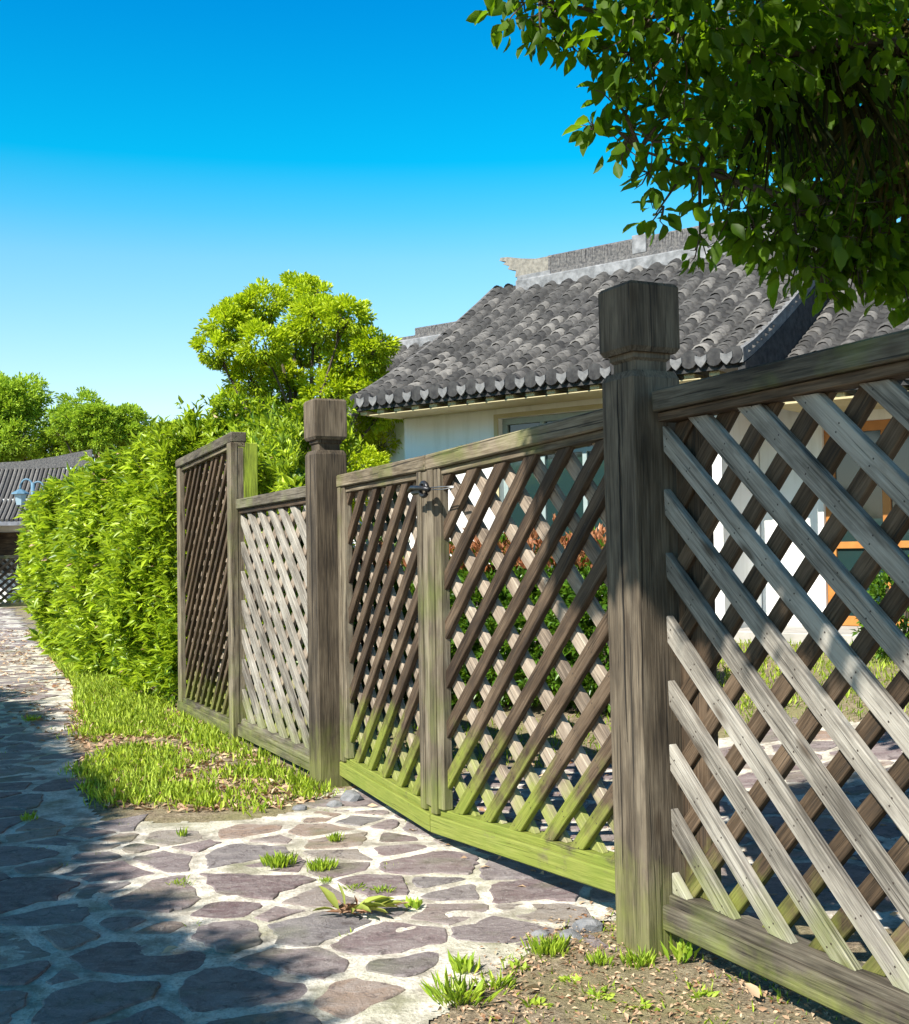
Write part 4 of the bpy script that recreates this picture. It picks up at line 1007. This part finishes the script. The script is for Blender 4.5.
mb = MB()
for (x, y, z, r) in cl[::2]:
    e = Vector((x, y, z)) - bt; tube(mb, [Vector((.2, .2, 3.1)), Vector((.2, .2, 3.2)).lerp(e, .5) + Vector((0, 0, .3)), e], [.05, .03, .008], 5)
mb.build('branches', M['bark'], sroot)
_, n3 = big_leaves('crown', cl, 2000, .12, sroot, bt, M['canopy'], 'tiny'); print('shade', n3)

# ------------------------------------------------------------------ photinia shrubs behind the gate
def shrub(name, label, c, rx, rz, nleaf, mat, group=None, red=False, leaf=.07, kind='lance'):
    c = Vector(c); root = empty(name, tuple(c)); tag(root, label, 'shrub', group); C3 = np.array(c)
    n = nleaf // 6; p, d = blob_pts(n, (0, 0, rz * .52), (rx, rx, rz * .5), .6); p += RNG.normal(size=p.shape) * .05
    p[:, 2] = np.maximum(p[:, 2], .06)
    b_ = np.repeat(p, 6, 0); dd = np.repeat(d, 6, 0) + np.array([0, 0, .5]) + RNG.normal(size=b_.shape) * .6
    L = leaf * RNG.uniform(.7, 1.2, len(b_)); t = np.clip(RNG.normal(.5, .27, len(b_)), 0, 1)
    top = np.repeat((p[:, 2] > rz * .80) & (RNG.random(n) < .6), 6) if red else np.zeros(len(b_), bool)
    leaves('foliage', b_[~top], dd[~top], L[~top], L[~top] * .42, t[~top], mat, kind, root, up=.9)
    if red and top.any(): leaves('red_young_leaves', b_[top] + np.array([0, 0, .03]), dd[top] + np.array([0, 0, .8]), L[top] * 1.1, L[top] * .42, t[top], M['photinia_red'], kind, root, up=.9)
    mb = MB()
    for i in range(9):
        a = random.uniform(0, 6.28); tube(mb, [(0, 0, -.03), (math.cos(a) * rx * .4, math.sin(a) * rx * .4, rz * .4), (math.cos(a) * rx * .7, math.sin(a) * rx * .7, rz * .8)], [.014, .01, .004], 5)
    mb.build('stems', M['bark'], root)
lab = ['leftmost red-tipped shrub seen through the far gate leaf', 'red-tipped shrub behind the far gate leaf, next to the leftmost one', 'red-tipped shrub behind the meeting stiles of the gate',
       'red-tipped shrub behind the middle of the right gate leaf', 'red-tipped shrub behind the right gate leaf, left of the foreground post', 'rightmost red-tipped shrub, mostly behind the foreground post']
for i, (px, Y) in enumerate(((345, 10.6), (395, 10.35), (450, 10.0), (505, 9.7), (560, 9.35), (612, 9.0))):
    p = at(px, 640, Y); zg = terr(p.x, Y); shrub('red_tip_shrub', lab[i], (p.x, Y, zg), .52, 1.28 + random.uniform(-.05, .08), 11000, M['photinia'], 'row of red tipped shrubs behind the gate', red=True)
for i, (px, Y, rz, l) in enumerate(((365, 12.6, 1.5, 'green bush by the white wall, behind the far gate leaf'), (402, 12.8, 1.3, 'green bush at the left corner of the white house'), (900, 9.6, .75, 'small dark leafy bush near the wooden door at the right edge'))):
    p = at(px, 640, Y); shrub('garden_bush', l, (p.x, Y, terr(p.x, Y)), .5 if i < 2 else .25, rz, 2600, M['photinia'])

# ------------------------------------------------------------------ grass, litter
def scatter(n, region, fn, dens=None):
    out_ = []
    k = 0
    while len(out_) < n and k < n * 40:
        k += 1; x = random.uniform(region[0], region[1]); y = random.uniform(region[2], region[3])
        if fn(x, y): out_.append((x, y))
    return out_
verge = [gnd(*p).xy for p in ((60, 655), (95, 690), (80, 735), (88, 785), (105, 808), (180, 815), (260, 812), (330, 800))] + [fl(U1 + .1, -.02).xy, fl(uE + .2, .0).xy, fl(uE + 4, -.1).xy, fl(uE + 9, -.1).xy]
def inv(x, y): return inpoly(x, y, verge)
def blades(name, pts, hmin, hmax, lean, label, kind='stuff', mat='grass', tint=(.55, .25)):
    P = []; D = []
    A = np.array([(x, y, terr(x, y) - .004) for x, y in pts]); n = len(A)
    h = RNG.uniform(hmin, hmax, n); D = RNG.normal(size=(n, 3)) * lean; D[:, 2] = 1
    o = leaves(name, A, D, h, np.clip(h * .05, .0015, .004) , np.clip(RNG.normal(tint[0], tint[1], n), 0, 1), M[mat], 'tiny', None, up=3)
    tag(o, label, 'grass' if kind else None, None, kind); return o
pts = []
cent = scatter(480, (-6.5, -.3, 5.6, 16), inv)
for (cx, cy) in cent:
    # thin toward the near edge, where soil and litter show
    r = random.uniform(.03, .09)
    if mnoise.noise(Vector((cx * 1.7, cy * 1.7, 3))) < -.12: continue
    if cy < 6.5 and random.random() < .5: continue
    for k in range(random.randint(15, 80)): pts.append((random.gauss(cx, r), random.gauss(cy, r)))
pts += scatter(900, (-6.5, -.3, 5.8, 14), lambda x, y: inv(x, y) and mnoise.noise(Vector((x * 1.7, y * 1.7, 3))) > -.15)
for (cx, cy) in cent[::9]:
    for k in range(26): pts.append((random.gauss(cx, .02), random.gauss(cy, .02)))
blades('verge_grass', pts, .025, .1, .45, 'bright green grass tufts on the verge in front of the low lattice panel')
pts = scatter(5200, (1.2, 4.2, 8.3, 12), lambda x, y: not onpath(x, y) and (Vector((x, y, 0)) - P0).dot(BD) > 3.2)
blades('lawn_grass', pts, .04, .1, .4, 'sunlit patch of lawn in front of the white house wall')
pts = scatter(2500, (-2, 3, 5, 9), lambda x, y: not onpath(x, y) and (Vector((x, y, 0)) - P0).dot(BD) > .25)
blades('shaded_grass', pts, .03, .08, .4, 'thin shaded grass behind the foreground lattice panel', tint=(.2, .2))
# near corner: soil by the foreground post
corner = [Vector(p) for p in [gnd(*p).xy for p in ((612, 915), (560, 925), (500, 958), (468, 990), (425, 1040), (370, 1200))]] + [fl(-3, -.6).xy, fl(-3, .35).xy, fl(.4, .3).xy]
inc = lambda x, y: inpoly(x, y, corner)
def litter(name, pts, smin, smax, label, mat='dryleaf', tint=(.55, .3), h=.004):
    A = np.array([(x, y, terr(x, y) + .006 + random.random() * .012) for x, y in pts]); n = len(A)
    D = RNG.normal(size=(n, 3)); D[:, 2] *= .22; L = RNG.uniform(smin, smax, n)
    o = leaves(name, A, D, L, L * RNG.uniform(.35, .6, n), np.clip(RNG.normal(tint[0], tint[1], n), 0, 1), M[mat], 'lance', None, up=.45)
    tag(o, label, 'fallen leaves', None, 'stuff')
l1 = scatter(9000, (-.6, 1.6, 1.5, 4.6), lambda x, y: inc(x + random.gauss(0, .05), y + random.gauss(0, .05)))
litter('leaf_litter', l1, .006, .03, 'dry fallen leaves and bits on the soil at the foot of the foreground post')
l2 = scatter(1100, (-3, -.3, 5.6, 8.5), inv) + scatter(2600, (-6.5, -.3, 5.6, 14), inv)
l2 += [(x, y) for x, y in scatter(2600, (-9, -2, 8, 22), lambda x, y: abs((Vector((x, y, 0)) - P0).dot(BD) + .55) < .5 and y > 8.6 and not onpath(x, y))]
l2 += [(x, y) for x, y in scatter(3500, (-9, -2, 8, 22), lambda x, y: -1.25 < (Vector((x, y, 0)) - P0).dot(BD) < .15 and y > 8.3 + random.random() and (not onpath(x, y) or random.random() < .16) and mnoise.noise(Vector((x*1.5,y*1.5,7))) > -.1)]
litter('leaf_litter', l2, .025, .08, 'orange brown fallen leaves along the foot of the hedge and verge')
litter('leaf_litter', scatter(500, (-2.5, 3, 4.2, 8), lambda x, y: 0 < (Vector((x, y, 0)) - P0).dot(BD) < 2.5), .02, .06, 'fallen leaves on the ground behind the lattice fence')
A = [(random.gauss(0, .06) + fl(U1 + .1, -.18).x + random.uniform(-.25, .35), random.gauss(0, .06) + fl(U1 + .1, -.18).y) for k in range(60)]
litter('leaf_litter', A, .02, .05, 'brown fallen leaves heaped at the foot of the far gate post', tint=(.45, .3))
pts = scatter(900, (-.4, 1.5, 1.7, 4.5), inc)
pts2 = []
for (x, y) in scatter(34, (-.4, 1.4, 2.2, 4.4), inc):
    for k in range(18): pts2.append((random.gauss(x, .025), random.gauss(y, .025)))
blades('corner_grass', pts + pts2, .015, .05, .7, 'small grass and moss sprouting from the soil by the foreground post', tint=(.5, .25))
# far verge strip along the hedge
pts = scatter(9000, (-12, -2.5, 9, 26), lambda x, y: -.75 < (Vector((x, y, 0)) - P0).dot(BD) < .1 and not onpath(x, y) and y > 9.5)
blades('hedge_foot_grass', pts, .04, .12, .4, 'short grass growing along the foot of the hedge')
# moss/grass lines in path joints
pts = scatter(260, (-5, 0, 3, 12), onpath); pp = []
for (x, y) in pts[:60]:
    for k in range(8): pp.append((random.gauss(x, .015), random.gauss(y, .015)))
blades('joint_grass', pp, .012, .035, .8, 'tiny green sprouts in the joints of the stone path', tint=(.45, .25))

# weeds in the paving
def weed(px, py, r, h, n, label, mat='grass', kind='tiny', flat=.5, grp='weeds sprouting from the paving joints', name='weed', wl=None):
    wl = wl or (.26 if kind == 'lance' else .13); n = int(n * 1.7)
    c = gnd(px, py); root_z = terr(c.x, c.y) + .005
    P = RNG.normal(size=(n, 3)) * r * .35; P[:, 2] = 0; D = unit(P + RNG.normal(size=P.shape) * .02) * flat; D[:, 2] = 1
    L = RNG.uniform(.5, 1.1, n) * h
    o = leaves(name, P, D, L, L * wl, np.clip(RNG.normal(.3, .25, n), 0, 1), M[mat], kind, None, up=1.5)
    o.location = (c.x, c.y, root_z); tag(o, label, 'weed', grp); return o
weed(279, 868, .075, .06, 110, 'bushy green weed in the paving, the leftmost tuft')
weed(321, 872, .06, .055, 70, 'green weed tuft in the paving just right of the leftmost tuft')
weed(335, 843, .04, .045, 50, 'small round green weed farther back on the paving')
weed(327, 884, .04, .03, 24, 'tiny dark green weed in front of the second tuft')
weed(354, 890, .05, .03, 30, 'flat reddish green weed behind the wilted plant', flat=1.5)
weed(383, 893, .05, .035, 34, 'low green weed right of the wilted plant', flat=1.2)
weed(415, 909, .035, .045, 12, 'single broad leaved sprout on the paving, rightmost of the sprouts', kind='lance', wl=.5)
weed(180, 886, .06, .03, 30, 'thin pale weed at the edge of the tree shadow on the paving', flat=1.3)
weed(183, 838, .03, .05, 14, 'upright sprig on the path side of the verge')
weed(125, 780, .05, .04, 30, 'small weed between stones at the verge corner')
weed(458, 1003, .1, .08, 60, 'tall leafy weed at the bottom edge where paving meets soil', wl=.12, flat=.9)
weed(497, 990, .06, .06, 26, 'leafy weed on the soil right of the tall bottom weed', wl=.14, flat=.9)
weed(462, 975, .04, .07, 26, 'small leafy weed behind the tall bottom weed', kind='lance', wl=.26)
weed(548, 955, .08, .055, 110, 'bushy low weed on the soil left of the foreground post')
weed(682, 965, .04, .09, 14, 'sprig of weed right beside the foot of the foreground post', kind='lance', wl=.22)
weed(640, 968, .07, .05, 60, 'green weeds at the front foot of the foreground post')
weed(602, 968, .05, .05, 30, 'small weed left of the foot of the foreground post')
weed(30, 722, .08, .06, 40, 'green tuft growing in the shaded part of the path')
weed(28, 822, .05, .05, 30, 'weed in the shaded path, nearer the camera')
for i, (px, py, lb) in enumerate(((600, 1000, 'flat rosette weed on the soil at the bottom centre'), (640, 1010, 'rosette weed nearest the bottom edge below the foreground post'), (535, 1008, 'small rosette weed near the pale leaf at the bottom'),
                                  (570, 985, 'small rosette weed on the soil left of the foreground post'), (700, 1000, 'rosette weed in front of the bottom rail'), (520, 972, 'low leafy weed at the edge where soil meets the paving'))):
    weed(px, py, .05, .035, 16, lb, kind='lance', wl=.42, flat=1.8, grp='rosette weeds on the soil')
# wilted plant lying on the paving
c = gnd(350, 918); wr = empty('wilted_plant', (c.x, c.y, .018)); tag(wr, 'uprooted wilting plant with yellow-green leaves lying on the paving', 'plant')
P = np.array([(-.04, 0, .012), (-.02, .01, .012), (.0, 0, .015), (.02, 0, .012), (-.05, .0, .012), (.01, .01, .012), (.04, .01, .01), (0, 0, .02), (.05, 0, .01), (.07, .02, .01), (.1, .04, .01)])
D = np.array([(-.6, .1, .75), (-.2, .2, 1), (.9, -.1, .15), (.7, .3, .25), (-1, -.1, .1), (.5, -.5, .12), (1, .2, .08), (.2, -.9, .1), (.8, -.4, .1), (.9, .4, .3), (1, .1, .15)])
L = np.array([.13, .11, .16, .15, .1, .13, .16, .09, .12, .12, .12])
leaves('wilted_leaves', P, D, L * .9, L * .27, np.clip(RNG.normal(.5, .35, len(P)), 0, 1), M['wilt'], 'ovate', wr, up=.6)
mb = MB(); tube(mb, [(-.07, -.01, .012), (0, 0, .012), (.1, .03, .012)], [.004, .005, .003], 6); mb.build('stem', M['dryleaf'], wr)
P = RNG.normal(size=(40, 3)) * .03; P[:, 2] = .01; D = RNG.normal(size=(40, 3)); D[:, 2] = abs(D[:, 2]) * .15
leaves('root_mass', P, D, .06, .012, RNG.random(40) * .3, M['dryleaf'], 'tiny', wr)
# single fallen leaves on the paving
for (px, py, lb, tn) in ((162, 962, 'pale dry leaf lying in the shadow edge on the paving', .9), (395, 914, 'pale yellow leaf lying right of the wilted plant', .85), (655, 948, 'orange brown leaf leaning on the foot of the foreground post', .3),
                         (760, 1008, 'curled tan leaf under the bottom rail at the lower right', .7), (541, 998, 'pale leaf on the soil at the bottom centre', .95)):
    c = gnd(px, py); n = 1
    o = leaves('fallen_leaf', np.array([(0, 0, .01)]), np.array([(random.uniform(-1, 1), random.uniform(-.6, .6), .18)]), .06, .035, np.array([tn]), M['dryleaf'], 'ovate', None, up=.5)
    o.location = (c.x, c.y, .018); tag(o, lb, 'leaf', 'single fallen leaves')
# rubble stones by the post
for (px, py, s_, lb) in ((590, 930, .045, 'pale grey rubble stone behind the left foot of the foreground post'), (570, 940, .035, 'blue grey stone chip left of the pale one near the post'), (352, 800, .05, 'grey stone at the foot of the far gate post'), (335, 806, .035, 'small grey stone left of the one at the far post foot'),
                     (300, 810, .03, 'stone chip at the verge edge near the far post'), (540, 938, .03, 'small stone chip at the paving corner')):
    c = gnd(px, py); bm = bmesh.new(); bmesh.ops.create_icosphere(bm, subdivisions=2, radius=s_)
    for v in bm.verts: v.co = Vector((v.co.x * 1.2, v.co.y, v.co.z * .7)) * (1 + .5 * mnoise.noise(v.co * 22 + Vector((px, 0, 0))))
    mb = MB(); mb.bm(bm); o = mb.build('rubble_stone', M['stone_grey']); o.location = (c.x, c.y, s_ * .25); tag(o, lb, 'stone', 'loose stones by the posts')
